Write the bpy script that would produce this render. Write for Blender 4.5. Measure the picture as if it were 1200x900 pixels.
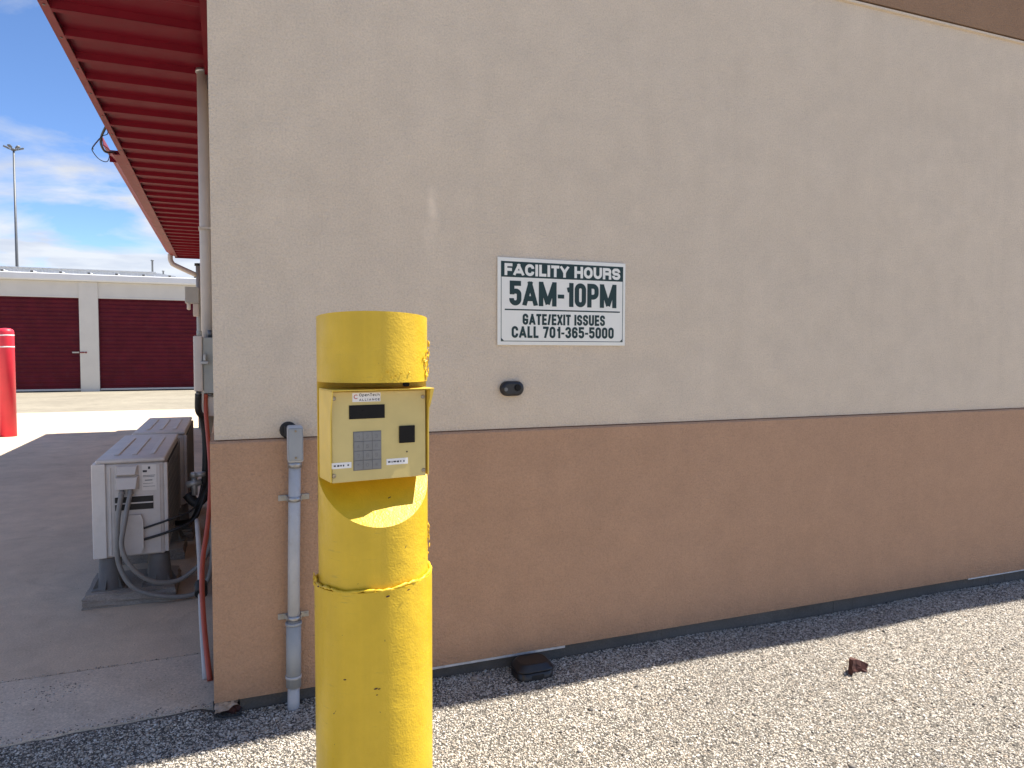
import bpy, bmesh, math, random
import numpy as np
from mathutils import Vector, Matrix
random.seed(7); rng = np.random.default_rng(7)
R = math.radians
for o in list(bpy.data.objects): bpy.data.objects.remove(o)
scene = bpy.context.scene
COL = scene.collection

# ------------------------------------------------------------------ camera
YAW, PITCH, ROLL = R(21.741), R(-2.62), R(0.131)
CAM = Vector((0.031, -2.115, 1.014))
fw = Vector((math.sin(YAW)*math.cos(PITCH), math.cos(YAW)*math.cos(PITCH), math.sin(PITCH)))
rt = Vector((math.cos(YAW), -math.sin(YAW), 0)); up = rt.cross(fw)
rt2 = rt*math.cos(ROLL)+up*math.sin(ROLL); up2 = up*math.cos(ROLL)-rt*math.sin(ROLL)
cd = bpy.data.cameras.new('camera'); cam = bpy.data.objects.new('camera', cd); COL.objects.link(cam)
M = Matrix((rt2, up2, -fw)).transposed().to_4x4(); M.translation = CAM
cam.matrix_world = M
cd.sensor_width = 36; cd.lens = 36*842.7/1200; cd.clip_start = 0.02; cd.clip_end = 3000
scene.camera = cam

# ------------------------------------------------------------------ light
SUN = Vector((0.58, 0.012, 1.0)).normalized()
ELEV = math.asin(SUN.z); AZ = math.atan2(SUN.x, SUN.y)
sl = bpy.data.lights.new('sun', 'SUN'); sl.energy = 4.1; sl.angle = R(0.53); sl.color = (1.0, 0.935, 0.835)
so = bpy.data.objects.new('sun', sl); COL.objects.link(so)
so.rotation_euler = SUN.to_track_quat('Z', 'Y').to_euler()

w = bpy.data.worlds.new('World'); scene.world = w; w.use_nodes = True
nt = w.node_tree; N = nt.nodes; N.clear(); Lk = nt.links.new
out = N.new('ShaderNodeOutputWorld'); bg = N.new('ShaderNodeBackground'); bg.inputs['Strength'].default_value = 0.090
sky = N.new('ShaderNodeTexSky'); sky.sky_type = 'NISHITA'; sky.sun_disc = False
sky.sun_elevation = ELEV; sky.sun_rotation = AZ; sky.altitude = 600; sky.air_density = 0.62; sky.dust_density = 0.1; sky.ozone_density = 2.2
tc = N.new('ShaderNodeTexCoord'); CS = 4.2
sep = N.new('ShaderNodeSeparateXYZ'); Lk(tc.outputs['Generated'], sep.inputs[0])
def wm(op, a, b=None, clamp=False):
    n = N.new('ShaderNodeMath'); n.operation = op; n.use_clamp = clamp
    for i, v in enumerate((a, b)):
        if v is None: continue
        if isinstance(v, (int, float)): n.inputs[i].default_value = v
        else: Lk(v, n.inputs[i])
    return n.outputs[0]
zc = wm('ADD', wm('MAXIMUM', sep.outputs[2], 0.0), 0.10)
cmb = N.new('ShaderNodeCombineXYZ'); Lk(wm('DIVIDE', sep.outputs[0], zc), cmb.inputs[0]); Lk(wm('DIVIDE', sep.outputs[1], zc), cmb.inputs[1])
cmb.inputs[2].default_value = CS
no = N.new('ShaderNodeTexNoise'); no.inputs['Scale'].default_value = 1.15; no.inputs['Detail'].default_value = 9; no.inputs['Roughness'].default_value = 0.56; no.inputs['Distortion'].default_value = 0.35
Lk(cmb.outputs[0], no.inputs['Vector'])
# more cloud low over the horizon, as everywhere round it
low = wm('SUBTRACT', 0.25, wm('MULTIPLY', sep.outputs[2], 1.2))
low = wm('MAXIMUM', low, 0.005)
cr = N.new('ShaderNodeValToRGB'); cr.color_ramp.elements[0].position = 0.50; cr.color_ramp.elements[1].position = 0.66
Lk(wm('ADD', no.outputs['Fac'], low), cr.inputs['Fac'])
mx = N.new('ShaderNodeMix'); mx.data_type = 'RGBA'
hs = N.new('ShaderNodeHueSaturation'); hs.inputs['Saturation'].default_value = 1.10; hs.inputs['Hue'].default_value = 0.503; hs.inputs['Value'].default_value = 1.0; Lk(sky.outputs[0], hs.inputs['Color'])
Lk(wm('MULTIPLY', cr.outputs['Color'], 0.86), mx.inputs['Factor']); Lk(hs.outputs[0], mx.inputs['A']); 
cn = N.new('ShaderNodeTexNoise'); cn.inputs['Scale'].default_value = 3.1; cn.inputs['Detail'].default_value = 7; Lk(cmb.outputs[0], cn.inputs['Vector'])
cc = N.new('ShaderNodeValToRGB'); cc.color_ramp.elements[0].position = .35; cc.color_ramp.elements[0].color = (2.9, 3.0, 3.25, 1); cc.color_ramp.elements[1].position = .62; cc.color_ramp.elements[1].color = (3.7, 3.72, 3.75, 1)
Lk(cn.outputs['Fac'], cc.inputs['Fac']); Lk(cc.outputs['Color'], mx.inputs['B'])
Lk(mx.outputs['Result'], bg.inputs['Color']); Lk(bg.outputs[0], out.inputs[0])

scene.view_settings.view_transform = 'Standard'; scene.view_settings.look = 'None'
scene.view_settings.gamma = 1; scene.view_settings.use_curve_mapping = False
scene.view_settings.exposure = 1.48

# ------------------------------------------------------------------ materials
MATS = {}
class NB:
    def __init__(s, name):
        s.m = bpy.data.materials.new(name); s.m.use_nodes = True; s.nt = s.m.node_tree; s.n = s.nt.nodes
        s.b = s.n['Principled BSDF']; s.l = s.nt.links.new
        s.tc = s.n.new('ShaderNodeTexCoord'); s.co = s.tc.outputs['Object']; MATS[name] = s.m
    def noise(s, scale, detail=3, rough=.5, vec=None, dist=0):
        n = s.n.new('ShaderNodeTexNoise'); n.inputs['Scale'].default_value = scale; n.inputs['Detail'].default_value = detail
        n.inputs['Roughness'].default_value = rough; n.inputs['Distortion'].default_value = dist
        s.l(vec or s.co, n.inputs['Vector']); return n.outputs['Fac']
    def vor(s, scale, feature='F1', outp='Distance', vec=None, rand=1):
        n = s.n.new('ShaderNodeTexVoronoi'); n.feature = feature; n.inputs['Scale'].default_value = scale; n.inputs['Randomness'].default_value = rand
        s.l(vec or s.co, n.inputs['Vector']); return n.outputs[outp]
    def ramp(s, fac, stops):
        n = s.n.new('ShaderNodeValToRGB'); e = n.color_ramp.elements
        while len(e) < len(stops): e.new(.5)
        for i, (p, c) in enumerate(stops):
            e[i].position = p; e[i].color = (c, c, c, 1) if isinstance(c, (int, float)) else (*c, 1)
        s.l(fac, n.inputs['Fac']); return n.outputs['Color']
    def mix(s, a, b, fac, mode='MIX'):
        n = s.n.new('ShaderNodeMix'); n.data_type = 'RGBA'; n.blend_type = mode
        for k, v in (('A', a), ('B', b), ('Factor', fac)):
            if isinstance(v, (int, float)): 
                n.inputs[k].default_value = v if k == 'Factor' else (v, v, v, 1)
            elif isinstance(v, tuple): n.inputs[k].default_value = (*v, 1)
            else: s.l(v, n.inputs[k])
        return n.outputs['Result']
    def math(s, op, a, b=None, clamp=False):
        n = s.n.new('ShaderNodeMath'); n.operation = op; n.use_clamp = clamp
        for i, v in enumerate((a, b)):
            if v is None: continue
            if isinstance(v, (int, float)): n.inputs[i].default_value = v
            else: s.l(v, n.inputs[i])
        return n.outputs[0]
    def xyz(s):
        n = s.n.new('ShaderNodeSeparateXYZ'); s.l(s.co, n.inputs[0]); return n.outputs
    def scaled(s, x, y, z):
        n = s.n.new('ShaderNodeMapping'); n.inputs['Scale'].default_value = (x, y, z); s.l(s.co, n.inputs['Vector']); return n.outputs[0]
    def col(s, c): 
        if isinstance(c, tuple): s.b.inputs['Base Color'].default_value = (*c, 1)
        else: s.l(c, s.b.inputs['Base Color'])
    def rough(s, r):
        if isinstance(r, (int, float)): s.b.inputs['Roughness'].default_value = r
        else: s.l(r, s.b.inputs['Roughness'])
    def bump(s, h, dist=.002, strength=1, prev=None):
        n = s.n.new('ShaderNodeBump'); n.inputs['Distance'].default_value = dist; n.inputs['Strength'].default_value = strength
        s.l(h, n.inputs['Height'])
        if prev: s.l(prev, n.inputs['Normal'])
        s.l(n.outputs[0], s.b.inputs['Normal']); return n.outputs[0]

def simple(name, c, rough=.5, var=.12, scale=12, metal=0, bump=0, bscale=80, dirt=None):
    s = NB(name)
    f = s.noise(scale, 5, .6)
    lo = tuple(x*(1-var) for x in c); hi = tuple(min(1, x*(1+var)) for x in c)
    colr = s.ramp(f, [(.3, lo), (.7, hi)])
    if dirt:
        d = s.ramp(s.noise(scale*2.3, 8, .7), [(.52, 0), (.72, .55)])
        colr = s.mix(colr, dirt, d)
    s.col(colr); s.b.inputs['Metallic'].default_value = metal
    s.rough(s.math('ADD', rough-.08, s.math('MULTIPLY', s.noise(scale*4, 4), .16)))
    if bump: s.bump(s.noise(bscale, 4, .6), bump)
    return s.m

def stucco(name, c, glint=False):
    s = NB(name)
    big = s.noise(1.1, 5, .6); mid = s.noise(9, 5, .65); fine = s.noise(190, 4, .75)
    colr = s.ramp(big, [(.25, tuple(x*.955 for x in c)), (.75, tuple(x*1.03 for x in c))])
    colr = s.mix(colr, s.ramp(mid, [(.3, .93), (.7, 1.05)]), .8, 'MULTIPLY')
    colr = s.mix(colr, s.ramp(fine, [(.25, .74), (.5, 1.0), (.75, 1.16)]), .85, 'MULTIPLY')
    # rain streaks running down
    st = s.noise(1, 4, .6, s.scaled(14, 14, .5))
    colr = s.mix(colr, s.ramp(st, [(.35, .97), (.7, 1.02)]), .5, 'MULTIPLY')
    # pits
    pit = s.ramp(s.vor(95), [(.03, .72), (.09, 1)])
    colr = s.mix(colr, pit, .5, 'MULTIPLY')
    if glint:  # reflected light on the wall, painted into the colour as a pale streak
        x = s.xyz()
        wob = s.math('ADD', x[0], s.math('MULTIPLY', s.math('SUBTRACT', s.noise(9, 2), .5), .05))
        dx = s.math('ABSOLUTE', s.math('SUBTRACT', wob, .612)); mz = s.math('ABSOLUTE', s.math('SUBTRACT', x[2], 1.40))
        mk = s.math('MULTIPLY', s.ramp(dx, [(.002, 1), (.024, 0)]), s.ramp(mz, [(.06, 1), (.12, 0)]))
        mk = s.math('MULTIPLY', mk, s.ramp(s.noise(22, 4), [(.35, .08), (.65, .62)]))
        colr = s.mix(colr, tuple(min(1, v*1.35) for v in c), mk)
    zz_ = s.xyz()[2]
    sp = s.math('MULTIPLY', s.ramp(s.math('ADD', zz_, s.math('MULTIPLY', s.noise(14, 5, .7), .14)), [(.07, .55), (.20, 0)]), s.ramp(s.noise(60, 4, .7), [(.35, .3), (.65, 1)]))
    colr = s.mix(colr, tuple(x*.55 for x in c), sp)
    s.col(colr); s.rough(.92); s.b.inputs['Specular IOR Level'].default_value = .25
    h = s.math('ADD', s.noise(230, 3, .6), s.math('MULTIPLY', s.vor(120), .6))
    p = s.bump(h, .0032, .9)
    s.bump(s.noise(2.2, 3), .03, .5, p)
    return s.m

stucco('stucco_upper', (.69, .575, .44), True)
stucco('stucco_tan', (.475, .292, .182))
stucco('stucco_brown', (.31, .19, .115))
def yellow():
    s = NB('yellow_paint')
    c = (.70, .45, .014)
    f = s.noise(9, 5, .6)
    colr = s.ramp(f, [(.3, tuple(x*.88 for x in c)), (.7, (c[0]*1.04, c[1]*1.06, c[2]*1.6))])
    run = s.ramp(s.noise(1, 4, .6, s.scaled(40, 40, 1.3)), [(.35, .93), (.7, 1.04)])
    colr = s.mix(colr, run, .7, 'MULTIPLY')
    # scuffs
    sc = s.ramp(s.noise(1, 6, .75, s.scaled(18, 18, 130)), [(.58, 0), (.70, .42)])
    sc = s.math('MULTIPLY', sc, s.ramp(s.noise(9, 3), [(.5, 0), (.62, 1)]))
    colr = s.mix(colr, (.16, .12, .05), sc)
    ch = s.ramp(s.noise(48, 2, .5, None, 1.2), [(.755, 0), (.765, 1)])
    colr = s.mix(colr, (.05, .03, .02), ch)
    s.col(colr); s.rough(s.ramp(s.noise(30, 4), [(.3, .38), (.7, .52)]))
    s.b.inputs['Coat Weight'].default_value = .08
    h = s.math('ADD', s.noise(260, 2, .5), s.math('MULTIPLY', s.noise(120, 2), .6))
    p = s.bump(h, .0011, .55)
    s.bump(s.noise(14, 3), .006, .5, p)
yellow()
simple('cream_plate', (.60, .47, .175), .42, .06, 20)
simple('hood_yellow', (.72, .50, .07), .42, .08, 20)
simple('black_plastic', (.012, .012, .014), .35, .2, 30)
simple('black_glass', (.003, .003, .004), .3, .1, 30).node_tree.nodes['Principled BSDF'].inputs['Specular IOR Level'].default_value = .2
simple('black_rubber', (.018, .018, .018), .6, .3, 30)
simple('steel_key', (.20, .20, .195), .42, .08, 40, metal=.3)
simple('steel_dark', (.16, .16, .16), .4, .15, 40, metal=.5)
simple('screw_metal', (.35, .30, .22), .35, .3, 300, metal=.9)
simple('white_label', (.78, .76, .72), .5, .04, 50)
simple('print_black', (.03, .03, .035), .6, .1, 50)
simple('print_red', (.45, .03, .03), .6, .1, 50)
simple('sign_white', (.80, .78, .70), .35, .03, 10)
simple('sign_green', (.002, .026, .024), .5, .1, 20)
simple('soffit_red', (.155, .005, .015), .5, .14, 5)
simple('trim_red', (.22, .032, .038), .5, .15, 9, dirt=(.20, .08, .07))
simple('door_red', (.092, .007, .015), .5, .2, 3, dirt=(.105, .020, .028), bump=.02, bscale=5)
simple('bollard_red', (.66, .03, .055), .45, .08, 6)
simple('band_white', (.8, .8, .8), .5, .05, 20)
simple('storage_white', (.62, .59, .53), .6, .06, 2)
simple('roof_white', (.72, .73, .73), .4, .05, 3)
simple('pipe_cream', (.52, .48, .43), .5, .07, 9)
simple('box_grey', (.36, .38, .36), .5, .08, 15)
simple('conduit_grey', (.46, .47, .48), .42, .08, 14, dirt=(.36, .35, .33))
simple('coupling_grey', (.33, .35, .36), .5, .08, 14)
simple('flex_grey', (.24, .228, .21), .5, .1, 30)
simple('zinc', (.38, .39, .40), .4, .15, 40, metal=.8)
simple('casing_white', (.74, .69, .63), .45, .05, 6, dirt=(.62, .57, .50))
simple('casing_grey', (.62, .57, .52), .45, .06, 9, dirt=(.50, .45, .40))
simple('plastic_grey', (.145, .132, .118), .6, .15, 20, bump=.001, bscale=90)
simple('coil_dark', (.02, .018, .017), .5, .3, 60, metal=.3)
simple('wire_grey', (.34, .30, .26), .5, .1, 20)
simple('red_conduit', (.44, .08, .042), .45, .12, 20)
simple('pvc_white', (.50, .47, .43), .45, .06, 20)
simple('brass_grey', (.42, .41, .38), .4, .15, 40, metal=.4)
simple('rust_brown', (.07, .022, .016), .75, .4, 60, bump=.002, bscale=60)
simple('galvanized', (.12, .13, .14), .5, .1, 2, metal=.3)
simple('broken_foam', (.42, .32, .25), .9, .2, 60, bump=.004, bscale=90)
simple('flashing', (.42, .41, .40), .45, .2, 30, metal=.5, dirt=(.2, .18, .16))
def dull(n, v):
    MATS[n].node_tree.nodes['Principled BSDF'].inputs['Specular IOR Level'].default_value = v
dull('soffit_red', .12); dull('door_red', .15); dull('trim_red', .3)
def concrete(name, c, speck=.5, crack=False, scale=1.0):
    s = NB(name)
    big = s.noise(.9*scale, 6, .62, None, .4); mid = s.noise(6*scale, 6, .7); fine = s.noise(170, 3, .7)
    colr = s.ramp(big, [(.28, tuple(x*.80 for x in c)), (.72, tuple(x*1.12 for x in c))])
    colr = s.mix(colr, s.ramp(mid, [(.3, .85), (.7, 1.12)]), .8, 'MULTIPLY')
    colr = s.mix(colr, s.ramp(fine, [(.3, .72), (.55, 1), (.75, 1.3)]), speck, 'MULTIPLY')
    st = s.ramp(s.noise(2.6, 7, .7, None, 1.0), [(.56, 0), (.70, .45)])
    colr = s.mix(colr, tuple(x*.5 for x in c), st)
    s.col(colr); s.rough(.9); s.b.inputs['Specular IOR Level'].default_value = .3
    p = s.bump(s.noise(140, 4, .7), .003, .7)
    s.bump(s.noise(5, 4), .02, .4, p)
concrete('concrete_apron', (.66, .525, .385), .7)
concrete('concrete_strip', (.66, .545, .42), .95)
concrete('concrete_drive', (.29, .262, .205), .85)
concrete('concrete_foundation', (.14, .132, .12), .6)
concrete('concrete_pad', (.36, .31, .26), .9)
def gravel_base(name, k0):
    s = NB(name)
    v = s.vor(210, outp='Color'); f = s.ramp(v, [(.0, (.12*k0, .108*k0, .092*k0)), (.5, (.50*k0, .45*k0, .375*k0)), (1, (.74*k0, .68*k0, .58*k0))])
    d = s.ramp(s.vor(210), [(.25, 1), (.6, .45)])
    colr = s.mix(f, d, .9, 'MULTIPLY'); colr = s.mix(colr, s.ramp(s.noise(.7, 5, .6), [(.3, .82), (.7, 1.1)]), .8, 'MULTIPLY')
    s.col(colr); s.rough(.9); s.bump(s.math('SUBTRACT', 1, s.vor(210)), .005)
gravel_base('gravel_bed', 1.0); gravel_base('gravel_gap_shade', .40)
def gravel_stone():
    s = NB('gravel_stone')
    a = s.n.new('ShaderNodeAttribute'); a.attribute_name = 'stone'
    big = s.ramp(s.noise(1.3, 5, .6), [(.3, .84), (.7, 1.1)])
    s.col(s.mix(a.outputs['Color'], big, .9, 'MULTIPLY')); s.rough(.75)
gravel_stone()

# ------------------------------------------------------------------ mesh helpers
class MB:
    """collects shapes (world metres) into one mesh object"""
    def __init__(s): s.v = []; s.f = []; s.sm = []
    def add(s, vs, fs, smooth=False):
        k = len(s.v); s.v += [tuple(p) for p in vs]; s.f += [tuple(i+k for i in f) for f in fs]; s.sm += [smooth]*len(fs); return s
    def bm(s, bm, smooth=False, mat=None):
        bm.verts.ensure_lookup_table(); bm.verts.index_update()
        s.add([(mat @ v.co) if mat else v.co.copy() for v in bm.verts], [[v.index for v in f.verts] for f in bm.faces], smooth); bm.free(); return s
    def box(s, x0, x1, y0, y1, z0, z1, bev=0, seg=2, mat=None, smooth=None):
        bm = bmesh.new(); bmesh.ops.create_cube(bm, size=1)
        for v in bm.verts: v.co = Vector(((x0+x1)/2+v.co.x*(x1-x0), (y0+y1)/2+v.co.y*(y1-y0), (z0+z1)/2+v.co.z*(z1-z0)))
        if bev: bmesh.ops.bevel(bm, geom=bm.edges[:]+bm.verts[:], offset=bev, segments=seg, affect='EDGES', profile=.5)
        return s.bm(bm, (bev > 0 and seg > 2) if smooth is None else smooth, mat)
    def tube(s, pts, r, n=10, cap=True, smooth=True, dense=0):
        P = [Vector(p) for p in pts]
        if dense:   # Catmull-Rom
            Q = []
            for i in range(len(P)-1):
                p0 = P[max(i-1, 0)]; p1 = P[i]; p2 = P[i+1]; p3 = P[min(i+2, len(P)-1)]
                for k in range(dense):
                    t = k/dense
                    Q.append(.5*((2*p1)+(p2-p0)*t+(2*p0-5*p1+4*p2-p3)*t*t+(3*p1-p0-3*p2+p3)*t**3))
            Q.append(P[-1]); P = Q
        rs = r if isinstance(r, (list, tuple)) else [r]*len(P)
        T = [(P[min(i+1, len(P)-1)]-P[max(i-1, 0)]).normalized() for i in range(len(P))]
        a = Vector((0, 0, 1)) if abs(T[0].z) < .9 else Vector((1, 0, 0))
        u = T[0].cross(a).normalized(); vs = []; fs = []
        for i, p in enumerate(P):
            u = (u-T[i]*u.dot(T[i])).normalized(); vv = T[i].cross(u)
            for k in range(n):
                an = 2*math.pi*k/n; vs.append(p+(u*math.cos(an)+vv*math.sin(an))*rs[i])
        for i in range(len(P)-1):
            for k in range(n): fs.append((i*n+k, i*n+(k+1) % n, (i+1)*n+(k+1) % n, (i+1)*n+k))
        s.add(vs, fs, smooth)
        if cap:
            s.add([vs[k] for k in range(n)], [tuple(range(n))[::-1]]); m = (len(P)-1)*n; s.add([vs[m+k] for k in range(n)], [tuple(range(n))])
        return s
    def lathe(s, c, prof, n=32, smooth=True, axis='Z'):
        vs = []; fs = []
        for (r, z) in prof:
            for k in range(n):
                a = 2*math.pi*k/n; x, y = r*math.cos(a), r*math.sin(a)
                vs.append({'Z': (c[0]+x, c[1]+y, c[2]+z), 'Y': (c[0]+x, c[1]+z, c[2]+y), 'X': (c[0]+z, c[1]+x, c[2]+y)}[axis])
        for i in range(len(prof)-1):
            for k in range(n): fs.append((i*n+k, i*n+(k+1) % n, (i+1)*n+(k+1) % n, (i+1)*n+k))
        s.add(vs, fs, smooth)
        s.add(vs[:n], [tuple(range(n))[::-1]]); s.add(vs[-n:], [tuple(range(n))]); return s
    def prism(s, poly, axis, a, b):
        """poly of 2d points extruded along axis; axis X: (y,z), Y: (x,z), Z: (x,y)"""
        def P(p, t): return {'X': (t, p[0], p[1]), 'Y': (p[0], t, p[1]), 'Z': (p[0], p[1], t)}[axis]
        n = len(poly); vs = [P(p, a) for p in poly]+[P(p, b) for p in poly]
        fs = [tuple(range(n)), tuple(range(n, 2*n))[::-1]]+[(i, i+n, (i+1) % n+n, (i+1) % n) for i in range(n)]
        return s.add(vs, fs)
    def build(s, name, mat, parent=None, recalc=True, label=None, root=None):
        me = bpy.data.meshes.new(name)
        org = Vector((0, 0, 0)); r = parent
        while r is not None: org = org+r.location; r = r.parent
        if root is not None: org = Vector(root)
        me.from_pydata([tuple(Vector(p)-org) for p in s.v], [], s.f)
        me.polygons.foreach_set('use_smooth', s.sm)
        if recalc:
            bm = bmesh.new(); bm.from_mesh(me); bmesh.ops.remove_doubles(bm, verts=bm.verts[:], dist=1e-6)
            bmesh.ops.recalc_face_normals(bm, faces=bm.faces[:]); bm.to_mesh(me); bm.free()
        me.materials.append(MATS[mat])
        o = bpy.data.objects.new(name, me); COL.objects.link(o)
        if parent is not None: o.parent = parent
        if root is not None: o.location = root
        if label: o['label'] = label
        return o
def tag(o, label=None, cat=None, group=None, kind=None):
    for k, v in (('label', label), ('category', cat), ('group', group), ('kind', kind)):
        if v: o[k] = v
    return o
def thing(name, loc, label, cat, group=None):
    o = bpy.data.objects.new(name, None); o.empty_display_size = .1; COL.objects.link(o); o.location = loc
    return tag(o, label, cat, group)
def copy_tree(o, parent=None):
    c = o.copy(); COL.objects.link(c)
    if parent is not None: c.parent = parent
    for ch in o.children: copy_tree(ch, c)
    return c

# ------------------------------------------------------------------ lettering (bold condensed strokes)
def _fil(pts, rad):
    out = []
    n = len(pts)
    for i, p in enumerate(pts):
        if i in (0, n-1) or not rad: out.append(p); continue
        a, b = Vector(pts[i-1]), Vector(pts[i+1]); q = Vector(p)
        u, v = (a-q), (b-q); la, lb = u.length, v.length
        if la < 1e-6 or lb < 1e-6: continue
        r = min(rad, la*(.5 if i-1 > 0 else 1), lb*(.5 if i+1 < n-1 else 1))
        p1, p2 = q+u.normalized()*r, q+v.normalized()*r
        for k in range(7):
            t = k/6; # rational-ish arc
            ww = 2*t*(1-t)*.7071; d = (1-t)**2+ww+t*t
            out.append(tuple(((1-t)**2*p1+ww*q+t*t*p2)/d))
    return out
GL = {  # width, list of (points, rounded, extend)
 'A': (1.16, [([(0, 0), (.5, 1)], 0, 1), ([(.5, 1), (1, 0)], 0, 1), ([(.2, .24), (.8, .24)], 0, 0)]),
 'C': (1, [([(1, .66), (1, 1), (0, 1), (0, 0), (1, 0), (1, .34)], 1, 0)]),
 'E': (.86, [([(0, 0), (0, 1)], 0, 1), ([(0, 1), (1, 1)], 0, 1), ([(0, .5), (.9, .5)], 0, 1), ([(0, 0), (1, 0)], 0, 1)]),
 'F': (.84, [([(0, 0), (0, 1)], 0, 1), ([(0, 1), (1, 1)], 0, 1), ([(0, .48), (.9, .48)], 0, 1)]),
 'G': (1, [([(1, .68), (1, 1), (0, 1), (0, 0), (1, 0), (1, .46)], 1, 0), ([(.55, .44), (1, .44)], 0, 1)]),
 'H': (1, [([(0, 0), (0, 1)], 0, 1), ([(1, 0), (1, 1)], 0, 1), ([(0, .5), (1, .5)], 0, 0)]),
 'I': (.34, [([(.5, 0), (.5, 1)], 0, 1)]),
 'L': (.80, [([(0, 0), (0, 1)], 0, 1), ([(0, 0), (1, 0)], 0, 1)]),
 'M': (1.42, [([(0, 0), (0, 1)], 0, 1), ([(1, 0), (1, 1)], 0, 1), ([(.03, 1), (.5, .0)], 0, .2), ([(.5, .0), (.97, 1)], 0, .2)]),
 'N': (1, [([(0, 0), (0, 1)], 0, 1), ([(1, 0), (1, 1)], 0, 1), ([(0, 1), (1, 0)], 0, 1)]),
 'O': (1.02, [([(.5, 1), (0, 1), (0, 0), (1, 0), (1, 1), (.5, 1)], 1, 0)]),
 'P': (.96, [([(0, 0), (0, 1)], 0, 1), ([(0, 1), (1, 1), (1, .42), (0, .42)], 1, 0)]),
 'R': (1, [([(0, 0), (0, 1)], 0, 1), ([(0, 1), (1, 1), (1, .48), (0, .48)], 1, 0), ([(.62, .48), (1, .42), (1, 0)], .4, 1)]),
 'S': (.98, [([(1, .70), (1, 1), (0, 1), (0, .53), (1, .47), (1, 0), (0, 0), (0, .30)], 1, 0)]),
 'T': (.9, [([(.5, 0), (.5, 1)], 0, 1), ([(0, 1), (1, 1)], 0, 1)]),
 'U': (1, [([(0, 1), (0, 0), (1, 0), (1, 1)], 1, 1)]),
 'X': (1, [([(0, 0), (1, 1)], 0, 1), ([(0, 1), (1, 0)], 0, 1)]),
 'Y': (1, [([(0, 1), (.5, .45)], 0, 1), ([(1, 1), (.5, .45)], 0, 1), ([(.5, .5), (.5, 0)], 0, 1)]),
 '0': (.94, [([(.5, 1), (0, 1), (0, 0), (1, 0), (1, 1), (.5, 1)], 1, 0)]),
 '1': (.66, [([(1, 0), (1, 1)], 0, 1), ([(-.1, .74), (1, .80)], 0, 0)]),
 '2': (.94, [([(0, .7), (0, 1), (1, 1), (1, .58), (0, 0)], 1, 0), ([(0, 0), (1, 0)], 0, 1)]),
 '3': (.94, [([(0, .74), (0, 1), (1, 1), (1, .54), (.4, .54)], 1, 0), ([(.4, .52), (1, .52), (1, 0), (0, 0), (0, .28)], 1, 0)]),
 '4': (.98, [([(.75, 0), (.75, 1)], 0, 1), ([(.75, 1), (0, .3)], 0, 0), ([(0, .28), (1, .28)], 0, 1)]),
 '5': (.94, [([(.06, .56), (.06, 1)], 0, 1), ([(.06, 1), (.94, 1)], 0, 1), ([(.06, .52), (.2, .60), (1, .60), (1, 0), (0, 0), (0, .24)], 1, 0)]),
 '6': (.94, [([(1, .74), (1, 1), (0, 1), (0, .3)], 1, 0), ([(.5, .58), (0, .58), (0, 0), (1, 0), (1, .58), (.5, .58)], 1, 0)]),
 '7': (.90, [([(0, 1), (1, 1)], 0, 1), ([(1, .98), (.36, 0)], 0, 1)]),
 '8': (.94, [([(.5, 1), (0, 1), (0, .52), (1, .52), (1, 1), (.5, 1)], 1, 0), ([(.5, .5), (0, .5), (0, 0), (1, 0), (1, .5), (.5, .5)], 1, 0)]),
 '9': (.94, [([(0, .26), (0, 0), (1, 0), (1, .7)], 1, 0), ([(.5, .42), (0, .42), (0, 1), (1, 1), (1, .42), (.5, .42)], 1, 0)]),
 '-': (.52, [([(.0, .42), (1, .42)], 0, 1)]), '/': (.62, [([(0, 0), (1, 1)], 0, 1)]),
 '*': (.7, [([(.5, .55), (.5, 1)], 0, 0), ([(.1, .65), (.9, .9)], 0, 0), ([(.9, .65), (.1, .9)], 0, 0)]),
 '#': (.9, [([(.3, 0), (.3, 1)], 0, 0), ([(.7, 0), (.7, 1)], 0, 0), ([(0, .33), (1, .33)], 0, 0), ([(0, .67), (1, .67)], 0, 0)]),
 'p': (.82, [([(0, -.3), (0, .66)], 0, 0), ([(0, .66), (1, .66), (1, 0), (0, 0)], 1, 0)]),
 'e': (.82, [([(0, .34), (1, .34), (1, .66), (0, .66), (0, 0), (1, 0)], 1, 0)]),
 'n': (.80, [([(0, 0), (0, .66)], 0, 0), ([(0, .66), (1, .66), (1, 0)], 1, 0)]),
 'c': (.78, [([(1, .66), (0, .66), (0, 0), (1, 0)], 1, 0)]),
 'h': (.80, [([(0, 0), (0, 1)], 0, 0), ([(0, .66), (1, .66), (1, 0)], 1, 0)]),
 ' ': (.42, []),
}
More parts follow.
